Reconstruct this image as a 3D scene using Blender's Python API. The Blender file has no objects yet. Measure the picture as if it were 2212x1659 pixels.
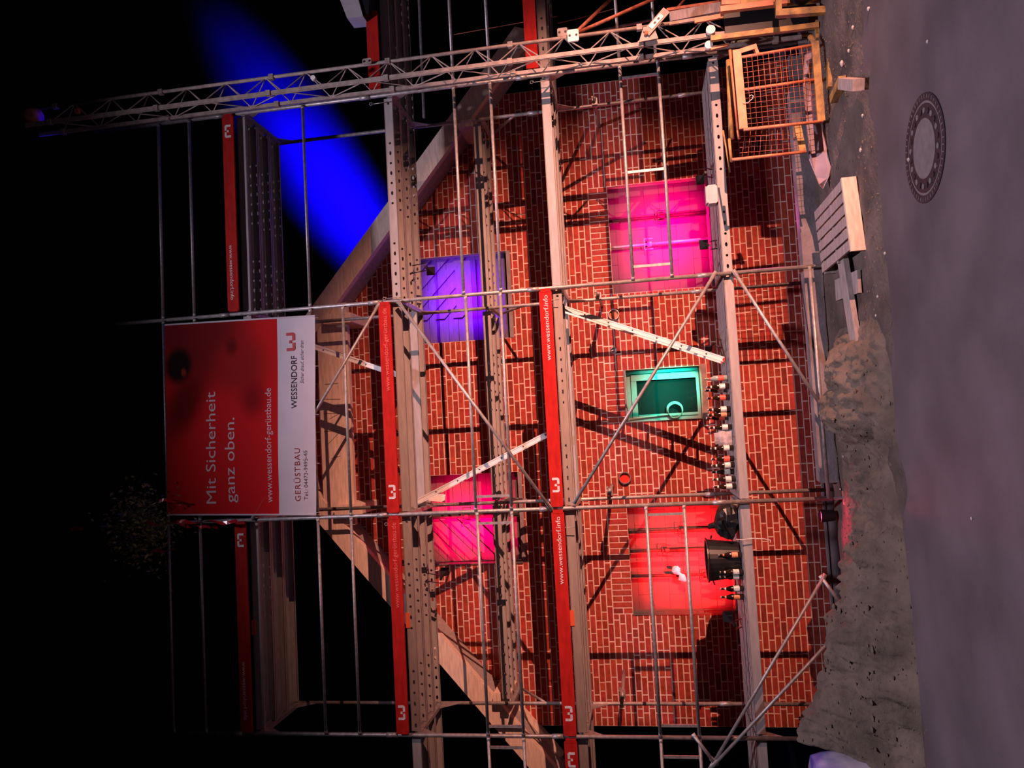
import bpy, math, random
from mathutils import Vector, Matrix, noise
random.seed(7)
S = bpy.context.scene
COL = S.collection
PI = math.pi

# ------------------------------------------------------------------ camera
CAM = Vector((3.5372, -9.18893, 2.1646)); YAW, PIT, ROL, F = 0.06347, 0.16098, -0.06364, 1680.0
def _dir(x3, y3, z3):
    c, s = math.cos(ROL), math.sin(ROL); x, z = c*x3 - s*z3, s*x3 + c*z3
    c, s = math.cos(PIT), math.sin(PIT); y, z = c*y3 - s*z, s*y3 + c*z
    c, s = math.cos(YAW), math.sin(YAW); return Vector((c*x + s*y, -s*x + c*y, z))
def at(V, y, Y):                      # photograph pixel -> point of the scene on the plane Y
    d = _dir((829.5 - y)/F, 1.0, -(V - 1106)/F); t = (Y - CAM.y)/d.y
    return CAM + d*t
def gr(V, y, z=0.0):                  # photograph pixel -> point on a level plane
    d = _dir((829.5 - y)/F, 1.0, -(V - 1106)/F); t = (z - CAM.z)/d.z
    return CAM + d*t
right, fwd, up = _dir(1, 0, 0), _dir(0, 1, 0), _dir(0, 0, 1)
cd = bpy.data.cameras.new('camera'); cam = bpy.data.objects.new('camera', cd); COL.objects.link(cam)
cd.sensor_fit = 'HORIZONTAL'; cd.sensor_width = 36.0; cd.lens = F/2212*36.0; cd.clip_end = 300
R = Matrix((-up, right, -fwd)).transposed()          # the phone was held sideways
cam.matrix_world = Matrix.Translation(CAM) @ R.to_4x4()
S.camera = cam

# ------------------------------------------------------------------ world, exposure, large lights
S.view_settings.view_transform = 'Standard'; S.view_settings.look = 'None'
S.view_settings.exposure = 0.0; S.view_settings.gamma = 1.0; S.view_settings.use_curve_mapping = False
w = bpy.data.worlds.new('night'); S.world = w; w.use_nodes = True
w.node_tree.nodes['Background'].inputs[0].default_value = (0.0022, 0.0016, 0.0026, 1)
w.node_tree.nodes['Background'].inputs[1].default_value = 0.25

def spot(name, loc, aim, power, color, angle, blend=0.5, radius=0.05):
    l = bpy.data.lights.new(name, 'SPOT'); l.energy = power; l.color = color
    l.spot_size = math.radians(angle); l.spot_blend = blend; l.shadow_soft_size = radius
    o = bpy.data.objects.new(name, l); COL.objects.link(o); o.location = loc
    o.rotation_euler = (Vector(aim) - Vector(loc)).to_track_quat('-Z', 'Y').to_euler()
    return o
# halogen floodlight standing low on the street to the right, throwing the scaffold's shadows on the wall
spot('floodlight', (11.75, -8.0, 0.90), (3.35, 2.0, 2.9), 12800, (1.0, 0.43, 0.30), 41, 1.0, 0.03)
# street lantern over the road, shining down on asphalt and verge
spot('street_lantern', (4.9, -6.4, 12.5), (5.7, -5.1, 0.0), 4600, (0.93, 0.80, 1.0), 109, 1.0, 0.25)

# ------------------------------------------------------------------ materials
def mat(name, color, rough=0.6, metal=0.0, var=0.0, scale=8.0, bump=0.0, bscale=None, attr=None, stretch=None, spec=0.5, dark=None):
    m = bpy.data.materials.new(name); m.use_nodes = True; nt = m.node_tree; N = nt.nodes; L = nt.links
    b = N['Principled BSDF']; b.inputs['Roughness'].default_value = rough; b.inputs['Metallic'].default_value = metal
    b.inputs['Specular IOR Level'].default_value = spec
    col = (*color, 1); b.inputs['Base Color'].default_value = col
    tc = N.new('ShaderNodeTexCoord'); mp = N.new('ShaderNodeMapping'); L.new(tc.outputs['Object'], mp.inputs[0])
    if stretch: mp.inputs['Scale'].default_value = stretch
    if var > 0:
        nz = N.new('ShaderNodeTexNoise'); nz.inputs['Scale'].default_value = scale; nz.inputs['Detail'].default_value = 6
        L.new(mp.outputs[0], nz.inputs['Vector'])
        rp = N.new('ShaderNodeValToRGB'); e = rp.color_ramp.elements
        lo = dark if dark else tuple(c*(1 - var) for c in color)
        e[0].position = 0.32; e[0].color = (*lo, 1)
        e[1].position = 0.68; e[1].color = (*[min(1, c*(1 + var*0.5)) for c in color], 1)
        L.new(nz.outputs['Fac'], rp.inputs[0]); out = rp.outputs[0]
        if attr:
            at_ = N.new('ShaderNodeAttribute'); at_.attribute_name = attr
            mx = N.new('ShaderNodeMix'); mx.data_type = 'RGBA'; mx.blend_type = 'MULTIPLY'; mx.inputs['Factor'].default_value = 1
            L.new(out, mx.inputs['A']); L.new(at_.outputs['Color'], mx.inputs['B']); out = mx.outputs['Result']
        L.new(out, b.inputs['Base Color'])
    if bump > 0:
        n2 = N.new('ShaderNodeTexNoise'); n2.inputs['Scale'].default_value = bscale or scale*4; n2.inputs['Detail'].default_value = 5
        L.new(mp.outputs[0], n2.inputs['Vector'])
        bp = N.new('ShaderNodeBump'); bp.inputs['Strength'].default_value = bump; bp.inputs['Distance'].default_value = 0.02
        L.new(n2.outputs['Fac'], bp.inputs['Height']); L.new(bp.outputs[0], b.inputs['Normal'])
    return m
M = {}
M['brick'] = mat('brick', (0.37, 0.050, 0.034), 0.85, var=0.30, scale=14, bump=0.25, bscale=60, attr='tone', spec=0.2)
M['mortar'] = mat('mortar', (0.74, 0.52, 0.44), 0.95, var=0.2, scale=9, bump=0.3, bscale=70, spec=0.1)
M['render'] = mat('plinth_render', (0.26, 0.22, 0.23), 0.95, var=0.3, scale=5, bump=0.3, bscale=30, spec=0.1)
M['steel'] = mat('galvanised_steel', (0.46, 0.42, 0.41), 0.48, 0.55, var=0.3, scale=22, bump=0.05)
M['plank'] = mat('galvanised_plank', (0.40, 0.36, 0.345), 0.72, 0.1, var=0.16, scale=5, stretch=(0.7, 4, 4), bump=0.03)
M['alu'] = mat('aluminium', (0.93, 0.92, 0.90), 0.38, 0.25, var=0.08, scale=12)
M['red'] = mat('red_board', (0.47, 0.016, 0.012), 0.7, var=0.22, scale=7, stretch=(0.8, 3, 3), bump=0.05, spec=0.12)
M['orange_tag'] = mat('orange_tag', (0.95, 0.16, 0.07), 0.5)
M['white_print'] = mat('white_print', (0.72, 0.66, 0.66), 0.6, var=0.25, scale=40)
M['timber'] = mat('timber', (0.82, 0.62, 0.50), 0.75, var=0.22, scale=5, stretch=(1.0, 7, 7), bump=0.08)
M['board'] = mat('boarding', (0.115, 0.092, 0.080), 0.95, var=0.18, scale=5, stretch=(1.2, 9, 9), bump=0.08, spec=0.05)
M['block'] = mat('aerated_block', (0.085, 0.079, 0.077), 0.95, var=0.08, scale=6, bump=0.1, spec=0.05)
M['oldwood'] = mat('weathered_wood', (0.42, 0.34, 0.32), 0.85, var=0.3, scale=5, stretch=(1.2, 8, 8), bump=0.15)
M['black'] = mat('black_plastic', (0.012, 0.012, 0.013), 0.38, spec=0.6)
M['blackmetal'] = mat('black_metal', (0.012, 0.012, 0.014), 0.5, 0.2)
M['rust'] = mat('rusty_red_steel', (0.58, 0.17, 0.09), 0.65, 0.2, var=0.5, scale=14, bump=0.1)
M['yellow'] = mat('worn_yellow_paint', (0.44, 0.25, 0.07), 0.55, 0.1, var=0.5, scale=9, dark=(0.16, 0.10, 0.05), bump=0.08)
M['orange'] = mat('orange_paint', (0.66, 0.22, 0.11), 0.5, 0.1, var=0.3, scale=9)
M['mast'] = mat('mast_steel', (0.40, 0.32, 0.28), 0.65, 0.1, var=0.3, scale=15)
M['sticker'] = mat('sticker', (0.90, 0.84, 0.78), 0.5, var=0.1, scale=30)
M['asphalt'] = mat('asphalt', (0.135, 0.108, 0.118), 0.78, var=0.28, scale=1.3, bump=0.35, bscale=120, spec=0.3)
M['iron'] = mat('cast_iron', (0.055, 0.038, 0.046), 0.6, 0.4, var=0.3, scale=30, bump=0.2)
M['concrete'] = mat('concrete_infill', (0.20, 0.165, 0.165), 0.9, var=0.2, scale=12, bump=0.3, bscale=80)
M['sand'] = mat('sand', (0.185, 0.142, 0.112), 0.95, var=0.35, scale=3.0, bump=1.0, bscale=22, spec=0.1)
M['verge'] = mat('verge_soil', (0.150, 0.118, 0.106), 0.95, var=0.45, scale=2.2, bump=0.8, bscale=22, spec=0.1)
M['stone'] = mat('pebble', (0.55, 0.50, 0.48), 0.8, var=0.2, scale=20)
M['foil'] = mat('blue_white_sack', (0.60, 0.55, 0.66), 0.45, var=0.9, scale=2.6, dark=(0.05, 0.07, 0.45), bump=0.15, bscale=5)
M['leaf'] = mat('dark_leaves', (0.34, 0.33, 0.13), 0.35, var=0.5, scale=18)
M['ribbon'] = mat('red_ribbon', (0.50, 0.012, 0.02), 0.25, spec=0.8)
M['glass_brown'] = mat('brown_glass', (0.022, 0.010, 0.006), 0.08, spec=0.9)
M['glass_green'] = mat('pale_glass', (0.30, 0.36, 0.33), 0.08, spec=0.9)
M['label_w'] = mat('white_label', (0.86, 0.78, 0.72), 0.5, var=0.5, scale=45, dark=(0.40, 0.45, 0.36))
M['label_r'] = mat('red_label', (0.82, 0.10, 0.07), 0.5, var=0.3, scale=40)
M['label_o'] = mat('orange_label', (0.85, 0.33, 0.16), 0.5, var=0.3, scale=40)
M['cap'] = mat('crown_cap', (0.55, 0.50, 0.45), 0.35, 0.7)
M['clear'] = mat('crumpled_film', (0.50, 0.42, 0.42), 0.15, var=0.5, scale=9, bump=0.6, bscale=9, spec=0.9)
M['winframe'] = mat('window_frame', (0.16, 0.17, 0.165), 0.45, var=0.06, scale=8)
M['pane'] = mat('window_pane', (0.006, 0.008, 0.008), 0.06, spec=0.5)
M['brownboard'] = mat('brown_board', (0.27, 0.16, 0.12), 0.7, var=0.3, scale=10)
M['hose'] = mat('pale_hose', (0.22, 0.26, 0.22), 0.4)
M['tarp'] = mat('grey_tarp', (0.36, 0.27, 0.33), 0.6, var=0.25, scale=4, bump=0.3, bscale=6)
M['paper'] = mat('rag', (0.72, 0.62, 0.58), 0.9, var=0.2, scale=15, bump=0.4, bscale=15)
M['pipe'] = mat('grey_plastic_pipe', (0.52, 0.50, 0.48), 0.45)
M['redcap'] = mat('red_plastic', (0.72, 0.04, 0.03), 0.3)
M['greybox'] = mat('pale_grey_housing', (0.46, 0.44, 0.46), 0.5, var=0.12, scale=8)
M['banner_w'] = mat('banner_white', (0.62, 0.57, 0.62), 0.85, var=0.06, scale=3, spec=.1)
M['text_w'] = mat('banner_white_print', (0.85, 0.74, 0.76), 0.6)
M['text_k'] = mat('banner_black_print', (0.012, 0.012, 0.014), 0.6)
M['text_r'] = mat('banner_red_print', (0.42, 0.02, 0.02), 0.6)
M['text_g'] = mat('banner_grey_print', (0.17, 0.15, 0.16), 0.6)
M['text_f'] = mat('faded_print', (0.74, 0.14, 0.11), 0.6, var=0.3, scale=50)
M['darkprop'] = mat('dark_prop_steel', (0.035, 0.022, 0.020), 0.6, 0.2, var=0.4, scale=18, spec=0.3)
M['pencil'] = mat('pencil', (0.16, 0.12, 0.10), 0.8)

# ------------------------------------------------------------------ mesh helpers
def V3(*a): return Vector(a)
class MB:
    def __init__(s): s.v = []; s.f = []; s.t = []
    def add(s, vs, fs):
        o = len(s.v); s.v += [Vector(q) for q in vs]; s.f += [tuple(i + o for i in f) for f in fs]; return s
    def box(s, a, b):
        x0, y0, z0 = a; x1, y1, z1 = b
        return s.add([(x0,y0,z0),(x1,y0,z0),(x1,y1,z0),(x0,y1,z0),(x0,y0,z1),(x1,y0,z1),(x1,y1,z1),(x0,y1,z1)],
                     [(0,3,2,1),(4,5,6,7),(0,1,5,4),(1,2,6,5),(2,3,7,6),(3,0,4,7)])
    def cbox(s, a, b, c=0.006):       # chamfered box
        x0,y0,z0 = a; x1,y1,z1 = b
        pr = [(x0+c,z0),(x1-c,z0),(x1,z0+c),(x1,z1-c),(x1-c,z1),(x0+c,z1),(x0,z1-c),(x0,z0+c)]
        n = 8; vs = [(x, y0, z) for x, z in pr] + [(x, y1, z) for x, z in pr]
        return s.add(vs, [tuple(range(n)), tuple(range(2*n-1, n-1, -1))] + [(i, i+n, (i+1) % n + n, (i+1) % n) for i in range(n)])
    def beam(s, p, q, w, h, upv=(0,0,1)):   # rectangular bar, w across, h along upv
        p, q = Vector(p), Vector(q); d = (q-p).normalized(); u = Vector(upv)
        a = d.cross(u).normalized(); b = a.cross(d).normalized()
        vs = []
        for c in (p, q):
            for i, j in ((-1,-1),(1,-1),(1,1),(-1,1)): vs.append(c + a*(w/2*i) + b*(h/2*j))
        return s.add(vs, [(3,2,1,0),(4,5,6,7),(0,1,5,4),(1,2,6,5),(2,3,7,6),(3,0,4,7)])
    def tube(s, p, q, r, n=8, r2=None, cap=True):
        p, q = Vector(p), Vector(q); d = (q-p).normalized()
        a = d.orthogonal().normalized(); b = d.cross(a); r2 = r if r2 is None else r2
        vs = [p + (a*math.cos(2*PI*i/n) + b*math.sin(2*PI*i/n))*r for i in range(n)] + [q + (a*math.cos(2*PI*i/n) + b*math.sin(2*PI*i/n))*r2 for i in range(n)]
        fs = [(i, (i+1) % n, (i+1) % n + n, i+n) for i in range(n)]
        if cap: fs += [tuple(range(n-1,-1,-1)), tuple(range(n, 2*n))]
        return s.add(vs, fs)
    def path(s, pts, r, n=6):
        for a, b in zip(pts[:-1], pts[1:]): s.tube(a, b, r, n)
        return s
    def lathe(s, prof, n=14, c=(0,0,0), axis='z'):
        c = Vector(c); vs = []
        for r, z in prof:
            for i in range(n):
                x, y = r*math.cos(2*PI*i/n), r*math.sin(2*PI*i/n)
                vs.append(c + (Vector((x, y, z)) if axis == 'z' else Vector((x, z, y))))
        fs = []
        for k in range(len(prof)-1):
            for i in range(n):
                j = (i+1) % n; fs.append((k*n+i, k*n+j, (k+1)*n+j, (k+1)*n+i))
        return s.add(vs, fs)
    def prism(s, poly, a, b, axis='y'):      # poly in (x, z), extruded a..b along y
        n = len(poly); f = (lambda p, t: (p[0], t, p[1])) if axis == 'y' else ((lambda p, t: (t, p[0], p[1])) if axis == 'x' else (lambda p, t: (p[0], p[1], t)))
        return s.add([f(p, a) for p in poly] + [f(p, b) for p in poly],
                     [tuple(range(n)), tuple(range(2*n-1, n-1, -1))] + [(i, i+n, (i+1) % n+n, (i+1) % n) for i in range(n)])
    def mesh(s, name, m=None, smooth=False):
        me = bpy.data.meshes.new(name); me.from_pydata([tuple(q) for q in s.v], [], s.f); me.validate(); me.update()
        if m: me.materials.append(m)
        import bmesh
        bm = bmesh.new(); bm.from_mesh(me); bmesh.ops.recalc_face_normals(bm, faces=bm.faces); bm.to_mesh(me); bm.free()
        if smooth: me.polygons.foreach_set('use_smooth', [True]*len(me.polygons))
        return me
def wloc(o):
    l = Vector((0,0,0))
    while o: l = l + o.location; o = o.parent
    return l
def props(o, label=None, cat=None, group=None, kind=None):
    if label: o['label'] = label
    if cat: o['category'] = cat
    if group: o['group'] = group
    if kind: o['kind'] = kind
    return o
def link(name, me, parent=None, local=False):
    o = bpy.data.objects.new(name, me); COL.objects.link(o)
    if parent is not None: o.parent = parent
    return o
def part(name, mb, m, parent, smooth=False, label=None, kind=None):
    """mesh written in world coordinates, parented to a thing"""
    wl = wloc(parent); mb.v = [q - wl for q in mb.v]
    o = link(name, mb.mesh(name, M[m] if isinstance(m, str) else m, smooth), parent)
    if label: o['label'] = label
    if kind: o['kind'] = kind
    return o
def thing(name, label, cat, loc=(0,0,0), group=None, kind=None):
    o = bpy.data.objects.new(name, None); COL.objects.link(o); o.location = loc; o.empty_display_size = 0.1
    return props(o, label, cat, group, kind)
def solo(name, mb, m, label, cat=None, group=None, kind=None, smooth=False, origin=None):
    if origin is None: origin = sum(mb.v, Vector())/len(mb.v)
    origin = Vector(origin); mb.v = [q - origin for q in mb.v]
    o = link(name, mb.mesh(name, M[m] if isinstance(m, str) else m, smooth)); o.location = origin
    return props(o, label, cat, group, kind)
def copy_tree(o, parent=None):
    c = o.copy(); COL.objects.link(c); c.parent = parent
    for ch in list(o.children): copy_tree(ch, c)
    return c

# ------------------------------------------------------------------ dimensions
BAY = 2.62; XA = [k*BAY for k in range(-1, 5)]      # posts: left of frame, A, B, C, D, right of frame
X = lambda k: k*BAY
LV = [1.11, 3.11, 5.11, 7.11]
YO, YI, YW = 0.0, 1.09, 2.0
XC = 3.95

# ================================================================== SETTING
# road
mb = MB(); mb.box((-45, -30, -0.10), (55, -1.7, 0.0)); solo('road', mb, 'asphalt', 'dark grey asphalt road in front of the scaffold', kind='structure')
mb = MB(); mb.box((-45, -1.7, -0.75), (55, 45, -0.55)); solo('yard', mb, 'verge', 'dark bare ground around and behind the house', kind='structure')
# verge: soil strip falling into the shallow trench along the wall
def gz(x, y):
    z = 0.012 + 0.030*noise.noise((x*1.7, y*1.7, 3)) + 0.016*noise.noise((x*5.5, y*5.5, 1))
    e = min(1, max(0, (y + 2.35 + 0.18*noise.noise((x*0.9, 7, 2)))/0.5)); z = z*e - 0.022*(1 - e)
    if y > 0.35: t = min(1, (y - 0.35)/0.55); z -= 0.46*t*t*(3 - 2*t)
    return z
def grid(fn, x0, x1, y0, y1, n, m):
    mb = MB(); vs = []; fs = []
    for j in range(m+1):
        for i in range(n+1):
            x, y = x0 + (x1-x0)*i/n, y0 + (y1-y0)*j/m; vs.append((x, y, fn(x, y)))
    for j in range(m):
        for i in range(n): a = j*(n+1)+i; fs.append((a, a+1, a+n+2, a+n+1))
    return mb.add(vs, fs)
solo('verge', grid(gz, -12, 22, -2.75, 2.3, 520, 100), 'verge', 'strip of bare trodden soil between road and house', kind='structure', smooth=True)

# wall: mortar core in columns around the openings
OPEN = [(5.45, 7.02, 1.05, 2.44), (3.60, 4.34, 1.35, 2.34), (0.92, 2.41, 1.05, 2.44), (4.93, 6.22, 3.94, 5.45), (1.68, 2.97, 3.94, 5.45)]
XL, XR, ZB = -0.62, 8.58, -0.19
OPEN = [(a, b, ZB + round((c + .19)/.0833)*.0833, d) for a, b, c, d in OPEN]
def roof_z(x): return 8.02 - 0.85*abs(x - XC)
wall = thing('wall_front', 'red brick gable wall with pale mortar joints behind the scaffold', None, (XC, YW, ZB), kind='structure')
xs = sorted({XL, XR, XC} | {o[0] for o in OPEN} | {o[1] for o in OPEN})
core = MB()
for a, b in zip(xs[:-1], xs[1:]):
    cuts = sorted([(o[2], o[3]) for o in OPEN if o[0] <= a and o[1] >= b]); z = -0.6
    for c0, c1 in cuts: core.box((a, YW, z), (b, YW+0.30, c0)); z = c1
    core.prism([(a, z), (b, z), (b, roof_z(b)), (a, roof_z(a))], YW, YW+0.30)
part('mortar_bed', core, 'mortar', wall)
# bricks
HC, HB, LS, LH = 0.0833, 0.0675, 0.240, 0.115
bricks = []     # x0,x1,z0,z1
for k in range(int((8.2 - ZB)/HC)):
    z0 = ZB + k*HC; z1 = z0 + HB
    xa = max(XL, XC - (8.02 - z1)/0.85); xb = min(XR, XC + (8.02 - z1)/0.85)
    if xb - xa < 0.3: break
    segs = [(xa, xb)]
    for (o0, o1, c0, c1) in OPEN:
        if z1 > c0 + 0.005 and z0 < c1 + 0.235:
            ns = []
            for a, b in segs:
                if b <= o0 or a >= o1: ns.append((a, b)); continue
                if a < o0: ns.append((a, o0))
                if b > o1: ns.append((o1, b))
            segs = ns
    for a, b in segs:
        x = a; run = 0
        if random.random() < 0.5: x += 0
        first = True
        while x < b - 0.03:
            L = LS if random.random() < 0.76 else LH
            if first: L = random.choice([LS, LH, 0.18]); first = False
            if x + L > b - 0.05: L = b - x
            bricks.append((x + 0.006, x + L - 0.006, z0, z1)); x += L + 0.004
for (o0, o1, c0, c1) in OPEN:        # soldier courses over the openings
    n = round((o1 - o0)/0.0833); wd = (o1 - o0)/n; zt = ZB + math.ceil((c1 + .235 - ZB)/HC)*HC - (HC - HB); zm = (c1 + zt)/2
    for i in range(n):
        xa_, xb_ = o0 + i*wd + 0.006, o0 + (i+1)*wd - 0.006
        if i % 2: bricks.append((xa_, xb_, c1 + 0.006, zt))
        else:
            bricks.append((xa_, xb_, c1 + 0.006, zm - .006)); bricks.append((xa_, xb_, zm + .006, zt))
def brick_geo(mb, b, dy):
    x0, x1, z0, z1 = b; c = 0.003; yf = YW - 0.0025 - dy
    mb.add([(x0,YW+.01,z0),(x1,YW+.01,z0),(x1,YW+.01,z1),(x0,YW+.01,z1),(x0,yf+c,z0),(x1,yf+c,z0),(x1,yf+c,z1),(x0,yf+c,z1),
            (x0+c,yf,z0+c),(x1-c,yf,z0+c),(x1-c,yf,z1-c),(x0+c,yf,z1-c)],
           [(8,9,10,11),(4,5,9,8),(5,6,10,9),(6,7,11,10),(7,4,8,11),(0,1,5,4),(1,2,6,5),(2,3,7,6),(3,0,4,7)])
def tone():
    r = random.random()
    if r < 0.08: v = random.uniform(0.5, 0.65); return (v*1.05, v*1.2, v*1.25)
    v = random.uniform(0.80, 1.18); return (v, v*random.uniform(0.8, 1.25), v*random.uniform(0.8, 1.2))
def set_tone(me, tones):
    at_ = me.color_attributes.new('tone', 'FLOAT_COLOR', 'POINT')
    for i, t in enumerate(tones): at_.data[i].color = (*t, 1)
def score(b):
    cx, cz = (b[0]+b[1])/2, (b[2]+b[3])/2
    s = (b[1]-b[0])*(b[3]-b[2])/((Vector((cx, YW, cz)) - CAM).length_squared)
    if not (1.25 < cz < 2.85): s *= 0.3
    if not (2.5 < cx < 7.8): s *= 0.6
    return s
order = sorted(bricks, key=score, reverse=True); near, far = order[:300], order[300:]
cache = {}
for b in near:
    key = (round(b[1]-b[0], 2), round(b[3]-b[2], 2), random.randrange(5))
    if key not in cache:
        m_ = MB(); brick_geo(m_, (0, b[1]-b[0], 0, b[3]-b[2]), 0); m_.v = [q - Vector((0, YW, 0)) for q in m_.v]
        me = m_.mesh('brick', M['brick']); set_tone(me, [tone()]*len(me.vertices)); cache[key] = me
    o = link('brick', cache[key], wall); o.location = Vector((b[0], YW - random.uniform(0, .003), b[2])) - wall.location
mb = MB(); tones = []
for b in far: n0 = len(mb.v); brick_geo(mb, b, random.uniform(0, .003)); t = tone(); tones += [t]*(len(mb.v) - n0)
mb.v = [q - wall.location for q in mb.v]
me = bpy.data.meshes.new('brick_field'); me.from_pydata([tuple(q) for q in mb.v], [], mb.f); me.update(); me.materials.append(M['brick']); set_tone(me, tones)
props(link('brick_field', me, wall), kind='stuff')
# plinth
mb = MB(); mb.box((XL-0.02, YW-0.035, -0.62), (XR+0.02, YW+0.02, ZB-0.005)); mb.box((XL-.02, YW-.05, ZB-.03), (XR+.02, YW+.02, ZB-0.004))
solo('trim_1', mb, 'render', 'grey rendered plinth strip at the foot of the brick wall', kind='structure')

b = MB(); b.cbox((2.78, .16, -.3), (7.4, .34, .20), .02); solo('trim_2', b, 'render', 'low concrete kerb along the trench behind the scaffold posts', kind='structure')
# ------------------------------------------------------------------ lamps with barn doors (light cut to the opening by the flaps)
def barn_lamp(L, rect, Yt, power, color, label, stand=None):
    L = Vector(L); x0, x1, z0, z1 = rect
    t = thing('stage_lamp', label, 'lamp', L, 'coloured stage lamps aimed at the openings')
    cs = [Vector((x0, Yt, z0)), Vector((x1, Yt, z0)), Vector((x1, Yt, z1)), Vector((x0, Yt, z1))]
    dist = (sum(cs, Vector())/4 - L).length; ta, tb = 0.03/dist, 0.13/dist
    for i in range(4):
        a, b = cs[i] - L, cs[(i+1) % 4] - L; n = a.cross(b).normalized()*0.004
        q = [L + a*ta, L + b*ta, L + b*tb, L + a*tb]; mbf = MB()
        mbf.add(q + [p - n for p in q], [(0,1,2,3),(7,6,5,4),(0,4,5,1),(1,5,6,2),(2,6,7,3),(3,7,4,0)])
        part('barn_door', mbf, 'blackmetal', t)
    hb = MB(); q = [L + (c - L)*ta for c in cs]; d = (sum(cs, Vector())/4 - L).normalized(); bk = [p - d*0.09 for p in q]
    hb.add(q + bk, [(7,6,5,4),(0,4,5,1),(1,5,6,2),(2,6,7,3),(3,7,4,0)]); part('housing', hb, 'blackmetal', t)
    if stand:
        sb = MB()
        for sx in (-.05, .05): sb.beam(L - d*0.06 + V3(sx, 0, 0), (L.x + sx, L.y, stand), 0.006, 0.03, (0, 1, 0))
        part('bracket', sb, 'blackmetal', t)
    l = bpy.data.lights.new('stage_lamp_light', 'SPOT'); l.energy = power; l.color = color; l.spot_size = math.radians(150); l.spot_blend = 0.2; l.shadow_soft_size = 0.006
    lo = bpy.data.objects.new('lamp_light', l); COL.objects.link(lo); lo.parent = t; lo.rotation_euler = d.to_track_quat('-Z', 'Y').to_euler()
    return t
YP = YW + 0.13        # face of the infill in the openings
def inner(o, m=0.0): return (o[0]+m, o[1]-m, o[2]+m, o[3]-m)
barn_lamp((5.70, 0.50, 1.22), inner(OPEN[0], -.045), YP, 2300, (1.0, 0.0, 0.17), 'second magenta lamp added on the deck near the middle post', LV[0])  # extra lamp, added to brighten the dim left side of the magenta blocks
barn_lamp((6.55, 0.40, 1.22), inner(OPEN[0], -.045), YP, 3000, (1.0, 0.0, 0.17), 'small black lamp on the deck shining magenta into the window beside the cage', LV[0])
barn_lamp((4.50, 0.75, 1.22), inner(OPEN[1], -.005), YP, 3600, (0.0, 1.0, 0.62), 'small black lamp on the deck shining green into the glazed window', LV[0])
barn_lamp((1.10, 0.70, 1.22), inner(OPEN[2], -.045), YP, 2000, (1.0, 0.010, 0.015), 'second red lamp added on the deck left of the tub', LV[0])  # added beside the main red lamp to even out its opening
barn_lamp((1.75, 0.90, 1.24), inner(OPEN[2], -.045), YP, 3000, (1.0, 0.010, 0.015), 'small black lamp on the deck shining red into the window behind the tub', LV[0])
barn_lamp((5.75, 0.60, 4.80), (4.92, 6.23, OPEN[3][2], 5.36), YP, 2600, (0.13, 0.0, 1.0), 'small black lamp under the upper deck shining violet onto boarded window', LV[2]-.11)
barn_lamp((1.75, 0.60, 4.80), (1.67, 2.98, OPEN[4][2], 5.36), YP, 3400, (1.0, 0.0, 0.11), 'small black lamp under the upper deck shining pink onto boarded window', LV[2]-.11)

# windows
def infill(n, o, label, kind_):
    x0, x1, z0, z1 = o
    t = thing('window_%d' % n, label, None, ((x0+x1)/2, YP, z0), kind='structure')
    back = MB(); back.box((x0-.02, YP+0.06, z0-.05), (x1+.02, YP+0.10, z1+.02)); part('backing', back, 'blackmetal', t)
    sill = MB(); sill.box((x0, YW-.01, z0-.06), (x1, YP+.06, z0-.005)); part('window_sill', sill, 'render', t)
    if kind_ == 'block':
        bh, bl = 0.215, 0.49; z = z0; k = 0
        while z < z1 - 0.02:
            zz = min(z + bh, z1); x = x0 - (0.26 if k % 2 else 0.05)
            while x < x1:
                xa_, xb_ = max(x0, x), min(x1, x + bl)
                if xb_ - xa_ > 0.03:
                    m_ = MB(); m_.cbox((xa_+.0015, YP + random.uniform(0, .004), z+.0015), (xb_-.0015, YP+0.06, zz-.0015), 0.004); part('block', m_, 'block', t)
                x += bl
            z = zz; k += 1
    return t
infill(1, OPEN[0], 'lower right window opening walled up with pale blocks, lit magenta', 'block')
infill(3, OPEN[2], 'lower left window opening walled up with pale blocks, lit red', 'block')
def hboards(t, x0, x1, z0, z1, h=0.145):
    z = z0
    while z < z1 - 0.01:
        zz = min(z + h, z1); dy = random.uniform(0, .012)
        m_ = MB(); m_.cbox((x0, YP + dy, z + .003), (x1, YP + 0.05, zz - .003), 0.004); part('board', m_, 'board', t); z = zz
def dboards(t, x0, x1, z0, z1, s, n, w_=0.125, gap=0.165, off=0.0, y=0.0):
    # boards rising at 45 degrees nailed over, clipped to the rectangle
    for i in range(n):
        c = off + i*gap
        poly = []
        # strip between lines  (x - x0)*s' + c ... use u = x-x0 (mirrored when s<0)
        W_, H_ = x1 - x0, z1 - z0
        P = [(0,0),(W_,0),(W_,H_),(0,H_)]
        def clip(P, f):
            out = []
            for k in range(len(P)):
                a, b = P[k], P[(k+1) % len(P)]; fa, fb = f(a), f(b)
                if fa >= 0: out.append(a)
                if fa*fb < 0: tt = fa/(fa-fb); out.append((a[0]+(b[0]-a[0])*tt, a[1]+(b[1]-a[1])*tt))
            return out
        k2 = math.sqrt(2)
        P = clip(P, lambda q: (q[1]-q[0]) - c); 
        if len(P) >= 3: P = clip(P, lambda q: c + w_*k2 - (q[1]-q[0]))
        if len(P) < 3: continue
        poly = [((x0 + q[0]) if s > 0 else (x1 - q[0]), z0 + q[1]) for q in P]
        m_ = MB(); m_.prism(poly, YP - 0.032 - y, YP + 0.0); part('board', m_, 'board', t)
t4 = infill(4, OPEN[3], 'upper right window opening closed with boards, lit violet', 'x')
hboards(t4, 4.93, 6.22, 4.02, 5.45, 0.15)
dboards(t4, 5.30, 6.20, 4.55, 5.43, -1, 6, 0.10, 0.27, -0.75)
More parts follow.
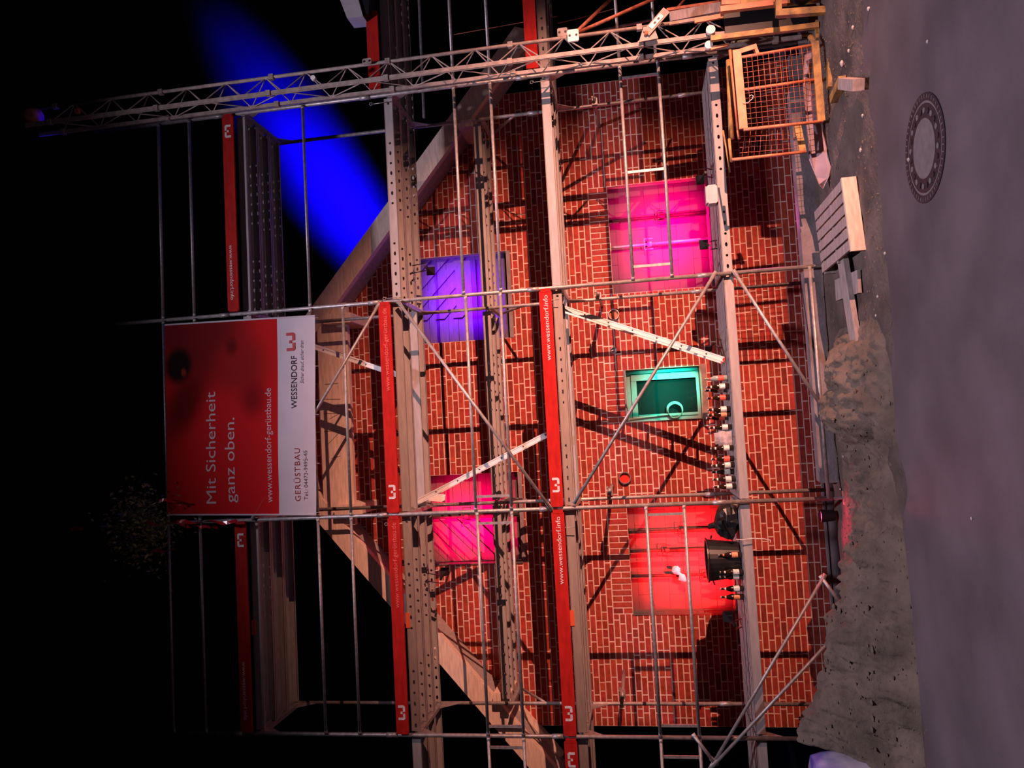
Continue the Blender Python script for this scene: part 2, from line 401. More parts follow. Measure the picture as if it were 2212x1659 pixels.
m_ = MB(); m_.box((5.42, YP-.03, 4.46), (6.15, YP-.002, 4.78)); part('sheet', m_, 'board', t4)
t5 = infill(5, OPEN[4], 'upper left window opening closed with boards, lit pink', 'x')
hboards(t5, 1.68, 2.97, 3.96, 5.45, 0.128)
dboards(t5, 1.70, 2.42, 4.40, 5.30, 1, 6, 0.10, 0.27, -0.62)
m_ = MB(); m_.box((1.66, YW-.02, 3.96), (1.70, YP, 5.45)); part('jamb', m_, 'board', t5)
m_ = MB(); m_.box((0.90, YW-.015, 1.02), (0.95, YP, 2.44)); part('jamb', m_, 'board', bpy.data.objects['window_3'])
# glazed window
t2 = thing('window_2', 'small window with pale frame and dark glass, lit green', None, (3.97, YP, 1.35), kind='structure')
o = OPEN[1]
for nm, a, b in (('frame_stile', (o[0], YP-.01, o[2]), (o[0]+.055, YP+.06, o[3])), ('frame_stile', (o[1]-.055, YP-.01, o[2]), (o[1], YP+.06, o[3])),
                 ('frame_rail', (o[0]+.055, YP-.01, o[3]-.06), (o[1]-.055, YP+.06, o[3])), ('frame_rail', (o[0]+.055, YP-.01, o[2]), (o[1]-.055, YP+.06, o[2]+.05)),
                 ('sash_stile', (o[1]-.155, YP-.03, o[2]+.05), (o[1]-.065, YP+.04, o[3]-.07)), ('sash_rail', (o[0]+.06, YP-.025, o[3]-.145), (o[1]-.16, YP+.04, o[3]-.068)),
                 ('sash_stile', (o[0]+.058, YP-.03, o[2]+.05), (o[0]+.095, YP+.04, o[3]-.15))):
    m_ = MB(); m_.cbox(a, b, .004); part(nm, m_, 'winframe', t2)
m_ = MB(); m_.box((o[0]+.05, YP+.03, o[2]+.05), (o[1]-.06, YP+.036, o[3]-.06)); part('pane', m_, 'pane', t2)
m_ = MB(); m_.box((o[0], YP+.12, o[2]), (o[1], YP+.16, o[3])); part('backing', m_, 'blackmetal', t2)
m_ = MB(); m_.box((o[0]-.02, YW-.03, o[2]-.09), (o[1]+.02, YP+.06, o[2]-.004)); part('window_sill', m_, 'brownboard', t2)
m_ = MB(); m_.cbox((o[0]+.01, YW-.05, o[3]+.005), (o[1]+.005, YW+.02, o[3]+.03), .004); part('lintel_strip', m_, 'winframe', t2)
# coil of hose in the glazed window
c = at(1458, 887, YP-.05); hb = MB()
for k in range(4):
    r = 0.098 + 0.005*k; pts = [c + V3(r*math.cos(a*2*PI/20) + .006*k, 0.012*k - .02, r*math.sin(a*2*PI/20)) for a in range(21)]; hb.path(pts, 0.0045, 6)
hb.path([c + V3(-.05, 0, .085), c + V3(-.06, 0, .25), at(1360, 905, YP-.04), at(1360, 908, YP-.04)], 0.008, 6)
solo('hose_coil', hb, 'hose', 'pale hose coiled in the corner of the green lit window', 'hose', smooth=True)
# steel props standing in the openings
def prop(x, z0, z1, label, m='darkprop', Y=YW+0.055, nut=0.45):
    t = thing('steel_prop', label, 'prop', (x, Y, z0), 'steel props in the window openings'); zn = z0 + (z1-z0)*nut
    b = MB(); b.tube((x, Y, z0), (x, Y, zn), 0.026, 10); part('outer_tube', b, m, t, True)
    b = MB(); b.tube((x, Y, zn), (x, Y, z1), 0.020, 10); part('inner_tube', b, m, t, True)
    b = MB(); b.tube((x, Y, zn-.03), (x, Y, zn+.03), 0.038, 8); b.path([(x-.075, Y-.03, zn-.05), (x-.075, Y-.03, zn+.07), (x+.075, Y-.03, zn+.07), (x+.075, Y-.03, zn-.05)], 0.006, 5); part('adjusting_nut', b, m, t)
    b = MB(); b.box((x-.06, Y-.05, z0), (x+.06, Y+.05, z0+.008)); part('base_plate', b, m, t)
    b = MB(); b.box((x-.06, Y-.05, z1-.008), (x+.06, Y+.05, z1)); part('head_plate', b, m, t)
    return t
prop(at(1400, 468, YW).x, 1.05, 2.44, 'dark steel prop in magenta window, nearer the cage')
prop(at(1400, 526, YW).x, 1.05, 2.44, 'bright steel prop in the middle of magenta window', 'steel', nut=0.6)
prop(at(1450, 1148, YW).x, 1.05, 2.44, 'steel prop in red window behind the black bag')
prop(at(1450, 1190, YW).x, 1.05, 2.44, 'perforated steel prop in the middle of red window', nut=0.62)
prop(at(1450, 1244, YW).x, 1.05, 2.44, 'steel prop in red window with a rag tied to it', nut=0.25)
prop(at(1000, 1117, YW).x, 3.94, 5.45, 'steel prop in front of the pink lit boards', nut=0.55)
# rag on prop
c = at(1468, 1240, YW-.03); b = MB()
rng = random.Random(3)
vs = [(0.02*math.cos(a)*(1 + 0.4*rng.random()), 0.03*math.sin(a), 0) for a in [i*PI/4 for i in range(8)]]
prof = [(.010, -.13), (.03, -.11), (.045, -.05), (.018, -.01), (.020, .01), (.05, .05), (.06, .10), (.02, .13)]
b.lathe([(r*rng.uniform(.8, 1.2), z) for r, z in prof], 8); b.v = [c + Matrix.Rotation(0.9, 3, 'Y') @ Vector((q.x*rng.uniform(.7, 1.3), q.y*.6, q.z)) for q in b.v]
solo('rag', b, 'paper', 'pale rag tied around a prop in the red window', 'rag')
# round pipe ends on the wall
def pipe_end(V, y, r, m, label, inner_m):
    c = at(V, y, YW); t = thing('vent_pipe', label, 'pipe', c)
    b = MB(); b.lathe([(r*.86, 0.0), (r*.86, -.05), (r, -.05), (r, 0.01)], 20, c, 'y'); part('pipe_wall', b, m, t, False)
    b = MB(); b.lathe([(0.001, -.012), (r*.86, -.012)], 20, c, 'y'); part('pipe_cap', b, inner_m, t)
pipe_end(1326, 680, .078, 'pipe', 'round grey pipe end in the wall under the white ladder', 'rust')
pipe_end(1326, 757, .045, 'pipe', 'small round grey pipe cap right above the glazed window', 'pipe')
pipe_end(1350, 1032, .085, 'winframe', 'round pipe end with white rim and red cap', 'redcap')

# roof timbers
YR0, YR1 = 1.45, 1.57
def raf(side):
    nm = 'right' if side > 0 else 'left'
    t = thing('barge_rafter', 'long pale timber rafter along the %s slope of the gable' % nm, 'rafter', (XC + side*2.7, YR0, 5.5), 'gable rafters')
    def P(u, dz): return (XC + side*u, 8.13 - 0.85*u + dz)
    u0, u1 = 0.0, 5.35
    # front timber
    d = 0.36
    b = MB(); b.prism([P(u0, 0), P(u1, 0), P(u1-.10, -d), P(u0, -d)], YR0, YR1); part('timber', b, 'timber', t)
    # soffit boards between timber and wall
    for k in range(3):
        y0 = YR1 + .004 + k*0.142; b = MB(); b.prism([P(u0, -d+.05), P(u1-.3, -d+.05), P(u1-.3, -d+.025), P(u0, -d+.025)], y0, y0 + .138); part('soffit_board', b, 'oldwood', t)
    b = MB(); b.prism([P(u0, .02), P(u1-.2, .02), P(u1-.2, -.02), P(u0, -.02)], YR1, YW+.35); part('roof_sheathing', b, 'oldwood', t)
raf(1); raf(-1)
b = MB(); b.box((2.35, YR0+.02, 6.27), (5.55, YR1, 6.73))
ct = thing('collar_board', 'wide pale timber board with pencil marks under the banner', 'board', (XC, YR0, 6.27)); part('timber', b, 'timber', ct)
for (a, b_) in (((700, 862), (735, 862)), ((700, 893), (735, 893)), ((712, 905), (733, 893)), ((700, 932), (733, 930)), ((708, 960), (735, 932)), ((716, 990), (735, 985)), ((702, 830), (730, 828))):
    m_ = MB(); m_.tube(at(*a, YR0+.018), at(*b_, YR0+.018), .004, 4); part('pencil_mark', m_, 'pencil', ct)
def purlin(V, y, w_, h_, label):
    c = at(V, y, YR0-.10); b = MB(); b.cbox((c.x-w_/2, YR0-.14, c.z-h_/2), (c.x+w_/2, YW, c.z+h_/2), .01); solo('purlin_end', b, 'timber', label, 'purlin', 'purlin ends under the rafters')
purlin(730, 688, .14, .42, 'timber purlin end under the right rafter beside the banner')
purlin(755, 1100, .14, .42, 'timber purlin end under the left rafter beside the banner')
purlin(1008, 268, .10, .26, 'timber purlin end under the lower end of the right rafter')
purlin(1085, 1505, .12, .24, 'timber purlin end under the lower end of the left rafter')
# rafter tails at the eaves
for s_, V, y in ((1, 1085, 165), (-1, 1140, 1560)):
    c = at(V, y, YW+.05); b = MB(); d = 0.11
    b.prism([(c.x - s_*.35, c.z + .30), (c.x + s_*.45, c.z - .38), (c.x + s_*.40, c.z - .50), (c.x - s_*.40, c.z + .16)], YW-.10, YW+.05)
    solo('rafter_tail', b, 'timber', 'short timber rafter tail at the %s eaves' % ('right' if s_ > 0 else 'left'), 'rafter')

# ================================================================== SCAFFOLD
sc = thing('scaffold', 'grey tubular steel scaffold standing in front of the gable wall', 'scaffold', (XC, 0, 0))
def sp(name, mb, m='steel', smooth=True): return part(name, mb, m, sc, smooth)
RT = 0.0242
for k in range(-1, 5):
    x = X(k)
    for y, zt in ((YO, 9.15), (YI, 7.3 if k in (0, 1, 2, 3) else 7.3)):
        if k == 4 and y == YI: zt = 5.2
        z0 = 0.12 if y == YO else -0.25
        b = MB(); b.tube((x, y, z0), (x, y, zt), RT, 10); po = sp('post', b)
        for L in LV:
            cb = MB(); cb.tube((x, y, L+.16), (x, y, L+.30), RT+.005, 10); part('collar', cb, 'steel', po, True)
        cb = MB(); cb.tube((x, y, z0-.02), (x, y, z0+.22), .019, 8); cb.box((x-.075, y-.075, z0-.13 if y == YO else z0-.18), (x+.075, y+.075, z0-.118 if y == YO else z0-.17)); cb.tube((x, y, z0-.12), (x, y, z0), .019, 8); part('base_jack', cb, 'steel', po)
    for L in LV:
        b = MB(); b.box((x-.024, YO+RT, L-.115), (x+.024, YI-RT, L-.062)); tr = sp('transom', b, smooth=False)
        for y0, s_ in ((YO, 1), (YI, -1)):
            g = MB(); g.prism([(y0+s_*RT, L-.115), (y0+s_*.20, L-.115), (y0+s_*RT, L-.33)], x-.004, x+.004, 'x'); part('gusset', g, 'steel', tr)
    # inner wall-side brackets
    if k in (0, 1, 2, 3):
        b = MB(); b.beam((x, YI+RT, 4.06), (x, 1.86, 4.06), .045, .05); br = sp('wall_side_bracket', b, smooth=False)
        g = MB(); g.tube((x, YI+.02, 3.62), (x, 1.70, 4.04), .017, 8); part('strut', g, 'steel', br, True)
def rail(xa, xb, z, r=.0190, y=-.03):
    b = MB(); b.tube((xa+.05, y, z), (xb-.05, y, z), r, 8); b.box((xa+.01, y-.006, z-.02), (xa+.06, y+.006, z+.02)); b.box((xb-.06, y-.006, z-.02), (xb-.01, y+.006, z+.02))
    return sp('guard_rail', b)
def double(xa, xb, za, zb, xsn):
    r1 = rail(xa, xb, zb); rail(xa, xb, za)
    for x in xsn:
        b = MB(); b.beam((x, -.03, za), (x, -.03, zb), .030, .022, (0, 1, 0)); part('rail_strut', b, 'steel', r1)
double(X(2), X(3), 1.70, 2.15, [at(1400, 165, 0).x, at(1400, 370, 0).x, at(1400, 575, 0).x])
double(X(0), X(1), 1.74, 2.17, [at(1440, 1110, 0).x, at(1440, 1565, 0).x])
double(X(3), X(4), 1.72, 2.15, [X(3)+.2]); double(X(-1), X(0), 1.74, 2.17, [X(0)-.2])
double(X(1), X(2), 3.74, 4.17, [at(1069, 1071, 0).x]); double(X(0), X(1), 3.74, 4.16, [at(1071, 1129, 0).x, .12])
double(X(-1), X(0), 3.74, 4.16, [-.12])
for k in (2, 3):
    for z in (3.73, 4.19): rail(X(k), X(k+1), z)
for k in (0, 1, 2):
    for z in (5.74, 6.17, 7.75, 8.19):
        if k == 2 and z == 5.74: continue
        rail(X(k), X(k+1), z)
# bottom ledger and braces
b = MB(); b.tube((X(1), -.02, .16), (X(2), -.02, .17), .0200, 8); sp('ledger', b)
def brace(p, q):
    p, q = Vector(p), Vector(q); b = MB(); b.tube(p, q, .0195, 8); d = (q-p).normalized()
    for c, s_ in ((p, 1), (q, -1)): b.beam(c - d*.03*s_, c + d*.08*s_, .010, .045, (0, 1, 0)) if False else b.beam(c - d*.03*s_, c + d*.08*s_, .046, .012, (0, 1, 0))
    sp('brace', b)
brace((X(1)+.01, -.05, 3.27), (X(2)-.04, -.05, 5.00)); brace((X(1)+.08, -.05, 2.98), (X(2), -.05, 1.22))
brace((X(2)-.03, -.05, 5.26), (X(1)+.03, -.05, 7.02)); brace((X(2), -.05, 1.00), (X(1)+.9, -.05, .10))
brace(at(1780, 1245, -.05), at(1535, 1659, -.05)); brace(at(1818, 1358, -.05), at(1540, 1655, -.07)); brace(at(1775, 1248, -.05), at(1822, 1312, -.05))
brace(at(1500, 1590, -.05), at(1545, 1650, -.05))
# ledgers on the inner side and pins
for (V0, y0, V1, y1) in ((700, 705, 817, 692), (900, 678, 1165, 660), (683, 1097, 830, 1088), (1005, 1086, 1100, 1077), (910, 276, 1160, 247), (1255, 1060, 1560, 1058)):
    pass
def pin(V, y, s_=1):
    c = at(V, y, -.04); b = MB(); b.tube(c, c + V3(.02*s_, 0, -.0), .004, 5); b.tube(c, c + V3(0.0, -.01, -.20*1), .005, 5)
    pts = [c + V3(.018*math.cos(a*PI/6), -.01, .018*math.sin(a*PI/6) + .02) for a in range(13)]; b.path(pts, .004, 5); sp('locking_pin', b)
for V, y in ((834, 645), (1172, 650), (1206, 1140), (838, 1132), (805, 225), (1152, 178)): pin(V, y)
# wall ties
for V, y in ((1293, 640), (1318, 1062), (1345, 1500), (1285, 222)):
    c = at(V, y, YI); b = MB(); b.tube((c.x + .02, YI-.12, c.z), (c.x + .02, YW+.02, c.z), RT, 10); o_ = sp('wall_tie', b)
    g = MB(); g.box((c.x-.045, YI-.05, c.z-.035), (c.x+.045, YI+.05, c.z+.035)); g.tube((c.x+.06, YI-.06, c.z+.03), (c.x+.06, YI+.06, c.z+.03), .012, 6); part('coupler', g, 'steel', o_)

# ------------------------------------------------------------------ steel planks
def perf(mb, org, u, v, n, cell, h, holes=True):
    org, u, v = Vector(org), Vector(u), Vector(v)
    def P(a, b): return org + u*a + v*b
    for i in range(n):
        x0 = i*cell; cx = x0 + cell/2
        if not holes or (i % 10) in (6, 7, 8) : mb.add([P(x0, 0), P(x0+cell, 0), P(x0+cell, h), P(x0, h)], [(0, 1, 2, 3)]); continue
        rx, ry = (0.016, 0.016) if i % 2 else (0.027, 0.015)
        hp = [P(cx + rx*math.cos(a*PI/4), h/2 + ry*math.sin(a*PI/4)) for a in range(8)]
        op = [P(x0+cell, h/2), P(x0+cell, h), P(cx, h), P(x0, h), P(x0, h/2), P(x0, 0), P(cx, 0), P(x0+cell, 0)]
        mb.add(op + hp, [(a, (a+1) % 8, (a+1) % 8 + 8, a+8) for a in range(8)])
PL, PW, PH = 2.56, 0.32, 0.105; NC = 20; CELL = PL/NC
def plank_meshes(edge_holes):
    top = MB()
    ys = [0, .05, .13, .19, .27, .32]
    perf(top, (0, .05, 0), (1,0,0), (0,1,0), NC, CELL, .08); perf(top, (0, .19, 0), (1,0,0), (0,1,0), NC, CELL, .08)
    for a, b in ((0, .05), (.13, .19), (.27, .32)): top.box((0, a, -.002), (PL, b, .002))
    for yy in (.05, .13, .19, .27): top.prism([(yy-.012, 0), (yy+.012, 0), (yy+.005, -.03), (yy-.005, -.03)], 0, PL, 'x')
    me_top = top.mesh('plank_top', M['plank'])
    e = MB(); perf(e, (0, 0, -PH), (1,0,0), (0,0,1), NC, CELL, PH, edge_holes); e.box((0, .0, -PH), (PL, .028, -PH+.004)); e.box((0, 0, -.006), (PL, .006, .004))
    me_e = e.mesh('side_rail', M['plank'])
    e2 = MB(); perf(e2, (0, .32, -PH), (1,0,0), (0,0,1), NC, CELL, PH, edge_holes); e2.box((0, .292, -PH), (PL, .32, -PH+.004)); me_e2 = e2.mesh('side_rail', M['plank'])
    me_h = [MB().box((x, .03, -.06), (x+.05, .29, -.03)).mesh('end_hook', M['steel']) for x in (-.02, PL-.03)]
    return me_top, me_e, me_e2, me_h
PM = {True: plank_meshes(True), False: plank_meshes(False)}
def plank(k, z, y, label, group, holes):
    a, b, c, d = PM[holes]
    o = link('scaffold_plank', a); o.location = (X(k)+.03, y, z); props(o, label, 'plank', group)
    for nm, me in (('side_rail', b), ('side_rail', c), ('end_hook', d[0]), ('end_hook', d[1])): link(nm, me, o)
bayn = {-1: 'at the cut off left end', 0: 'in the bay of the tub', 1: 'in the banner bay', 2: 'in the bay beside the mast', 3: 'beyond the mast'}
levn = {0: 'lowest deck', 1: 'second deck', 2: 'third deck', 3: 'top deck'}
row = {0: 'street side', 1: 'middle', 2: 'wall side'}
for L, ks in ((0, (-1, 0, 1, 2)), (1, (-1, 0, 1, 2, 3)), (2, (-1, 0, 1, 2, 3)), (3, (0, 1, 2))):
    for k in ks:
        for j in range(3):
            if L >= 1 and k == 1 and j == 1: continue          # hatch for the ladder
            plank(k, LV[L], 0.045 + j*0.335, '%s steel plank of the %s %s' % (row[j], levn[L], bayn[k]), 'planks of the %s' % levn[L], (k + L) % 2 == 0 if L else k == 2)
for k in (0, 1, 2):
    for j in range(2):
        plank(k, 4.20, 1.17 + j*0.33, '%s perforated plank on the wall brackets %s' % (('street side', 'wall side')[j], bayn[k]), 'planks on the wall brackets', True)

# ------------------------------------------------------------------ lettering
def text_mesh(s_, shear=0.0, space=1.0, bold=0.0):
    cu = bpy.data.curves.new('lettering', 'FONT'); cu.body = s_; cu.extrude = 0.002; cu.shear = shear; cu.space_character = space; cu.offset = bold; cu.resolution_u = 3
    ob = bpy.data.objects.new('lettering', cu); COL.objects.link(ob); bpy.context.view_layer.update()
    me = bpy.data.meshes.new_from_object(ob.evaluated_get(bpy.context.evaluated_depsgraph_get()))
    bpy.data.objects.remove(ob); bpy.data.curves.remove(cu); return me
def put_text(parent, s_, p0, p1, cap, m, flip=False, shear=0.0, space=1.0, bold=0.0, conform=None):
    """lettering from p0 (start of baseline) to p1 (end of baseline) on a plane facing the road"""
    me = text_mesh(s_, shear, space, bold); p0, p1 = Vector(p0), Vector(p1)
    xs_ = [v.co.x for v in me.vertices]; x0, x1 = min(xs_), max(xs_); sx = (p1-p0).length/(x1-x0); sz = cap/0.70
    ux = (p1-p0).normalized(); uz = Vector((-ux.z, 0, ux.x)) if not flip else Vector((-ux.z, 0, ux.x))
    wl = wloc(parent)
    for v in me.vertices: q = v.co.copy(); v.co = p0 + ux*((q.x-x0)*sx) + uz*(q.y*sz) + V3(0, -1, 0)*(q.z*0.5) - wl
    if conform:
        for v in me.vertices: w_ = v.co + wl; v.co.y = conform(w_) - wl.y
    me.materials.clear(); me.materials.append(M[m]); o = link('lettering', me, parent); return o
def logo(parent, c, h, m, flip=False):
    """two angular hooks and a small square between them"""
    c = Vector(c); s_ = -1 if flip else 1; b = MB(); u = h
    def R_(x0, x1, z0, z1): b.box((c.x + min(s_*x0*u, s_*x1*u), c.y-.002, c.z + min(s_*z0*u, s_*z1*u)), (c.x + max(s_*x0*u, s_*x1*u), c.y+.001, c.z + max(s_*z0*u, s_*z1*u)))
    def Q(pts): b.prism([(c.x + s_*x*u, c.z + s_*z*u) for x, z in pts], c.y-.002, c.y+.001)
    Q([(-1.0, .5), (-.68, .5), (-.68, -.18), (-.12, -.18), (-.12, -.5), (-.82, -.5), (-1.0, -.3)])
    Q([(1.0, .5), (.68, .5), (.68, -.18), (.12, -.18), (.12, -.5), (.82, -.5), (1.0, -.3)])
    R_(-.16, .16, -.12, .18)
    return part('logo_print', b, m, parent)

# ------------------------------------------------------------------ toe boards
def toe(k, L, text, flip, tm, label, x0=None, x1=None, tag=True, logo_on=True):
    xa, xb = X(k)+.04 if x0 is None else x0, X(k+1)-.04 if x1 is None else x1; z = LV[L]
    t = thing('toe_board', label, 'toe board', ((xa+xb)/2, -.02, z), 'red toe boards')
    b = MB(); b.cbox((xa, -.055, z+.008), (xb, -.028, z+.158), .006); part('board', b, 'red', t)
    for x in (xa, xb): 
        b = MB(); b.box((x-.012, -.058, z+.02), (x+.03, -.02, z+.14)); part('end_fitting', b, 'red', t)
    zc = z + .083; Y = -.0565
    if flip:
        if logo_on: logo(t, (xb-.20, Y, zc), .085, 'white_print', True)
        if text: put_text(t, text, (xa+.85, Y, zc+.030), (xa+.14, Y, zc+.030), .050, tm, True)
    else:
        if logo_on: logo(t, (xa+.24, Y, zc), .085, 'white_print')
        if text:
            n = .78 if 'info' in text else 1.02
            put_text(t, text, (xb-n-.05, Y, zc-.026), (xb-.05, Y, zc-.026), .055, tm)
    return t
toe(1, 1, 'www.wessendorf.info', False, 'white_print', 'red toe board with white lettering under the banner bay, beside the white ladder')
toe(0, 1, 'www.wessendorf.info', False, 'white_print', 'red toe board with white lettering above the black tub and red window')
toe(-1, 1, None, True, 'white_print', 'red toe board cut off at the left end of the scaffold')
toe(3, 1, None, False, 'white_print', 'red toe board behind the hoist mast with orange braces', logo_on=False)
toe(1, 2, 'www.wessendorf-ger\u00fcstbau.de', False, 'text_f', 'red toe board with thin faded lettering just under the banner')
toe(0, 2, 'www.wessendorf-ger\u00fcstbau.de', False, 'text_f', 'red toe board with faded lettering beside the lower left end of banner')
toe(3, 2, None, False, 'white_print', 'short red toe board end behind the mast at upper level', logo_on=False, x1=X(3)+1.05)
toe(2, 3, 'www.wessendorf.info', True, 'white_print', 'top red toe board with upside down lettering in the blue haze')
toe(0, 3, 'www.wessendorf.info', True, 'white_print', 'top red toe board with upside down lettering left of the banner')
# orange tags on plank edges
def tagb(V, y, l_): 
    c = at(V, y, .03); b = MB(); b.box((c.x-l_/2, .038, c.z-.03), (c.x+l_/2, .044, c.z+.03)); solo('reflector_tag', b, 'orange_tag', None, 'tag', 'orange tags on plank edges')
    return
i = 0
for V, y, lab in ((1236, 1335, 'orange tag stuck on the plank edge above the red window'), (881, 1340, 'orange tag stuck on plank edge below faded lettering'), (548, 1355, 'orange tag stuck on the edge of the highest deck')):
    c = at(V, y, .04); b = MB(); b.box((c.x-.09, .036, c.z-.025), (c.x+.09, .0445, c.z+.025)); solo('reflector_tag', b, 'orange_tag', lab, 'tag', 'orange tags on plank edges')

# ------------------------------------------------------------------ banner
YB = -0.075
p00, p01, p10, p11 = at(683, 1112, YB), at(680, 682, YB), at(362, 1112, YB), at(356, 702, YB)   # lower left, lower right, upper left, upper right
def bw(u, v):
    q = (p00*(1-u) + p01*u)*(1-v) + (p10*(1-u) + p11*u)*v
    q.y = YB + 0.006*math.sin(u*9 + v*4) + .005*noise.noise((u*5, v*5, 0)); return q
def cloth(u0, u1, v0, v1, n, m):
    b = MB(); vs = [bw(u0 + (u1-u0)*i/n, v0 + (v1-v0)*j/m) for j in range(m+1) for i in range(n+1)]
    return b.add(vs, [(j*(n+1)+i, j*(n+1)+i+1, (j+1)*(n+1)+i+1, (j+1)*(n+1)+i) for j in range(m) for i in range(n)])
bn = thing('banner', 'large advertising banner, red above and white below, tied to the scaffold', 'banner', (p00+p01)/2)
# printed picture: soft dark brow and eye on red, drawn with gradients in the cloth's own plane
m = bpy.data.materials.new('banner_red'); m.use_nodes = True; nt = m.node_tree; N = nt.nodes; Lk = nt.links; bs = N['Principled BSDF']; bs.inputs['Roughness'].default_value = .85; bs.inputs['Specular IOR Level'].default_value = .1
tc = N.new('ShaderNodeTexCoord')
def blob(cx, cz, rx, rz, rot=0.0):
    mp = N.new('ShaderNodeMapping'); mp.vector_type = 'TEXTURE'; mp.inputs['Location'].default_value = (cx, 0, cz); mp.inputs['Rotation'].default_value = (0, rot, 0); mp.inputs['Scale'].default_value = (rx, 50, rz)
    g = N.new('ShaderNodeTexGradient'); g.gradient_type = 'SPHERICAL'; Lk.new(tc.outputs['Object'], mp.inputs[0]); Lk.new(mp.outputs[0], g.inputs[0]); return g.outputs['Fac']
base = bn.location
def rel(V, y): q = at(V, y, YB) - base; return q.x, q.z
cur = None
def mixin(fac, colr, cur, lo=0.0, hi=1.0):
    rp = N.new('ShaderNodeMapRange'); rp.inputs['From Min'].default_value = lo; rp.inputs['From Max'].default_value = hi; rp.interpolation_type = 'SMOOTHSTEP'
    Lk.new(fac, rp.inputs['Value']); mx = N.new('ShaderNodeMix'); mx.data_type = 'RGBA'; Lk.new(rp.outputs[0], mx.inputs['Factor'])
    if cur is None: mx.inputs['A'].default_value = (0.56, 0.012, 0.014, 1)
    else: Lk.new(cur, mx.inputs['A'])
    mx.inputs['B'].default_value = (*colr, 1); return mx.outputs['Result']
cur = mixin(blob(*rel(430, 720), .95, 1.0), (0.16, 0.008, 0.010), cur, 0, .7)
cur = mixin(blob(*rel(520, 790), .55, .55), (0.30, 0.012, 0.012), cur, 0, .8)
cur = mixin(blob(*rel(400, 870), .75, .35, .5), (0.14, 0.004, 0.006), cur, 0, .8)
cur = mixin(blob(*rel(545, 860), .40, .30), (0.24, 0.006, 0.008), cur, .1, .9)
cur = mixin(blob(*rel(386, 790), .30, .24, .2), (0.012, 0.002, 0.003), cur, 0, .5)
cur = mixin(blob(*rel(397, 805), .09, .06), (0.22, 0.02, 0.012), cur, .2, .7)
cur = mixin(blob(*rel(500, 748), .20, .14), (0.13, 0.005, 0.006), cur, .1, .9)
Lk.new(cur, bs.inputs['Base Color'])
rs = part('red_cloth', cloth(0, 1, .245, 1, 60, 44), m, bn, True)
ws = part('white_cloth', cloth(0, 1, 0, .245, 60, 14), 'banner_w', bn, True)
hem = MB()
for u in (0.0, 1.0): hem.path([bw(u, j/10) + V3(0, .004, 0) for j in range(11)], .012, 6)
part('hem', hem, 'banner_w', bn)
for u in (.0, .25, .5, .75, 1.0):
    for v in (0.005,):
        q = bw(u*.98+.01, v); e = MB(); e.path([q, q + V3(0, .03, -.04), q + V3(0, .06, 0), q + V3(0, .03, .02)], .004, 5); part('cable_tie', e, 'white_print', bn)
YT = YB - .0145
def on_cloth(q):
    u = (q.x - p00.x)/(p01.x - p00.x); v = (q.z - p00.z)/(p10.z - p00.z); return bw(u, v).y - .003
def bt(s_, Vb, ya, yb, cap_px, m_, slope=0.012, **kw):
    p = at(Vb, ya, YT); q = at(Vb - slope*(ya-yb), yb, YT); put_text(bn, s_, p, q, cap_px/183*1.02, m_, conform=on_cloth, **kw)
bt('Mit Sicherheit', 466, 1088, 846, 24, 'text_w')
bt('ganz oben.', 507, 1086, 902, 24, 'text_w')
bt('www.wessendorf-ger\u00fcstbau.de', 587, 1086, 838, 15, 'text_w')
bt('WESSENDORF', 641, 882, 768, 14, 'text_k', bold=.004)
bt('GER\u00dcSTBAU', 648, 1083, 968, 13, 'text_r', space=1.15)
bt('Tel.: 04473-9495-45', 664, 1080, 973, 9, 'text_g')
bt('Sicher drauf, sicher dran', 655, 828, 735, 8, 'text_g', shear=.35)
q = at(627, 738, YT); q.y = on_cloth(q) - .001; logo(bn, q, .115, 'text_r')

# ------------------------------------------------------------------ ladders between the decks
def ladder(p, q, label, ya=.42, yb=.66, n=7):
    p, q = Vector(p), Vector(q); d = (q-p).normalized(); nrm = V3(-d.z, 0, d.x); t = thing('deck_ladder', label, 'ladder', p, 'aluminium ladders between decks')
    for y in (ya, yb):
        P, Q = V3(p.x, y, p.z), V3(q.x, y, q.z); ln = (Q-P).length; b = MB(); b.beam(P, Q, .030, .062, nrm)
        for off in (-.024, .024): b.beam(P + nrm*off - V3(0, .017, 0), Q + nrm*off - V3(0, .017, 0), .006, .014, nrm)
        sr = part('side_rail', b, 'alu', t)
        for e_ in (P, Q):
            b = MB(); b.beam(e_ - d*.012, e_ + d*.012, .036, .07, nrm); part('rail_foot', b, 'redcap' if e_ is P else 'alu', sr)
        for i in range(n):
            c = P + (Q-P)*((i+.7)/n); b = MB(); b.tube(c - V3(0, .022, 0), c - V3(0, .016, 0), .013, 3); part('rung_end', b, 'blackmetal', sr)
    for i in range(n):
        c = p + (q-p)*((i+.7)/n); b = MB(); b.tube((c.x, ya, c.z), (c.x, yb, c.z), .015, 8); part('rung', b, 'alu', t, True)
ladder((4.28, 0, 1.14), (5.10, 0, 3.14), 'bright aluminium ladder from lowest deck up beside the glazed window')
ladder((3.58, 0, 3.14), (2.68, 0, 5.14), 'aluminium ladder crossing in front of the pink lit boards')
ladder((4.33, 0, 5.14), (5.12, 0, 7.14), 'aluminium ladder going up behind the banner')
# notice plate by the pink window
c = at(945, 1071, .9); b = MB(); b.box((c.x-.075, .89, c.z-.11), (c.x+.03, .897, c.z+.11)); b.v = [Matrix.Translation(c) @ Matrix.Rotation(.15, 4, 'Y') @ Matrix.Translation(-c) @ q for q in b.v]
solo('notice_plate', b, 'sticker', 'small pale plate hanging at the deck ladder by the pink window', 'sign')

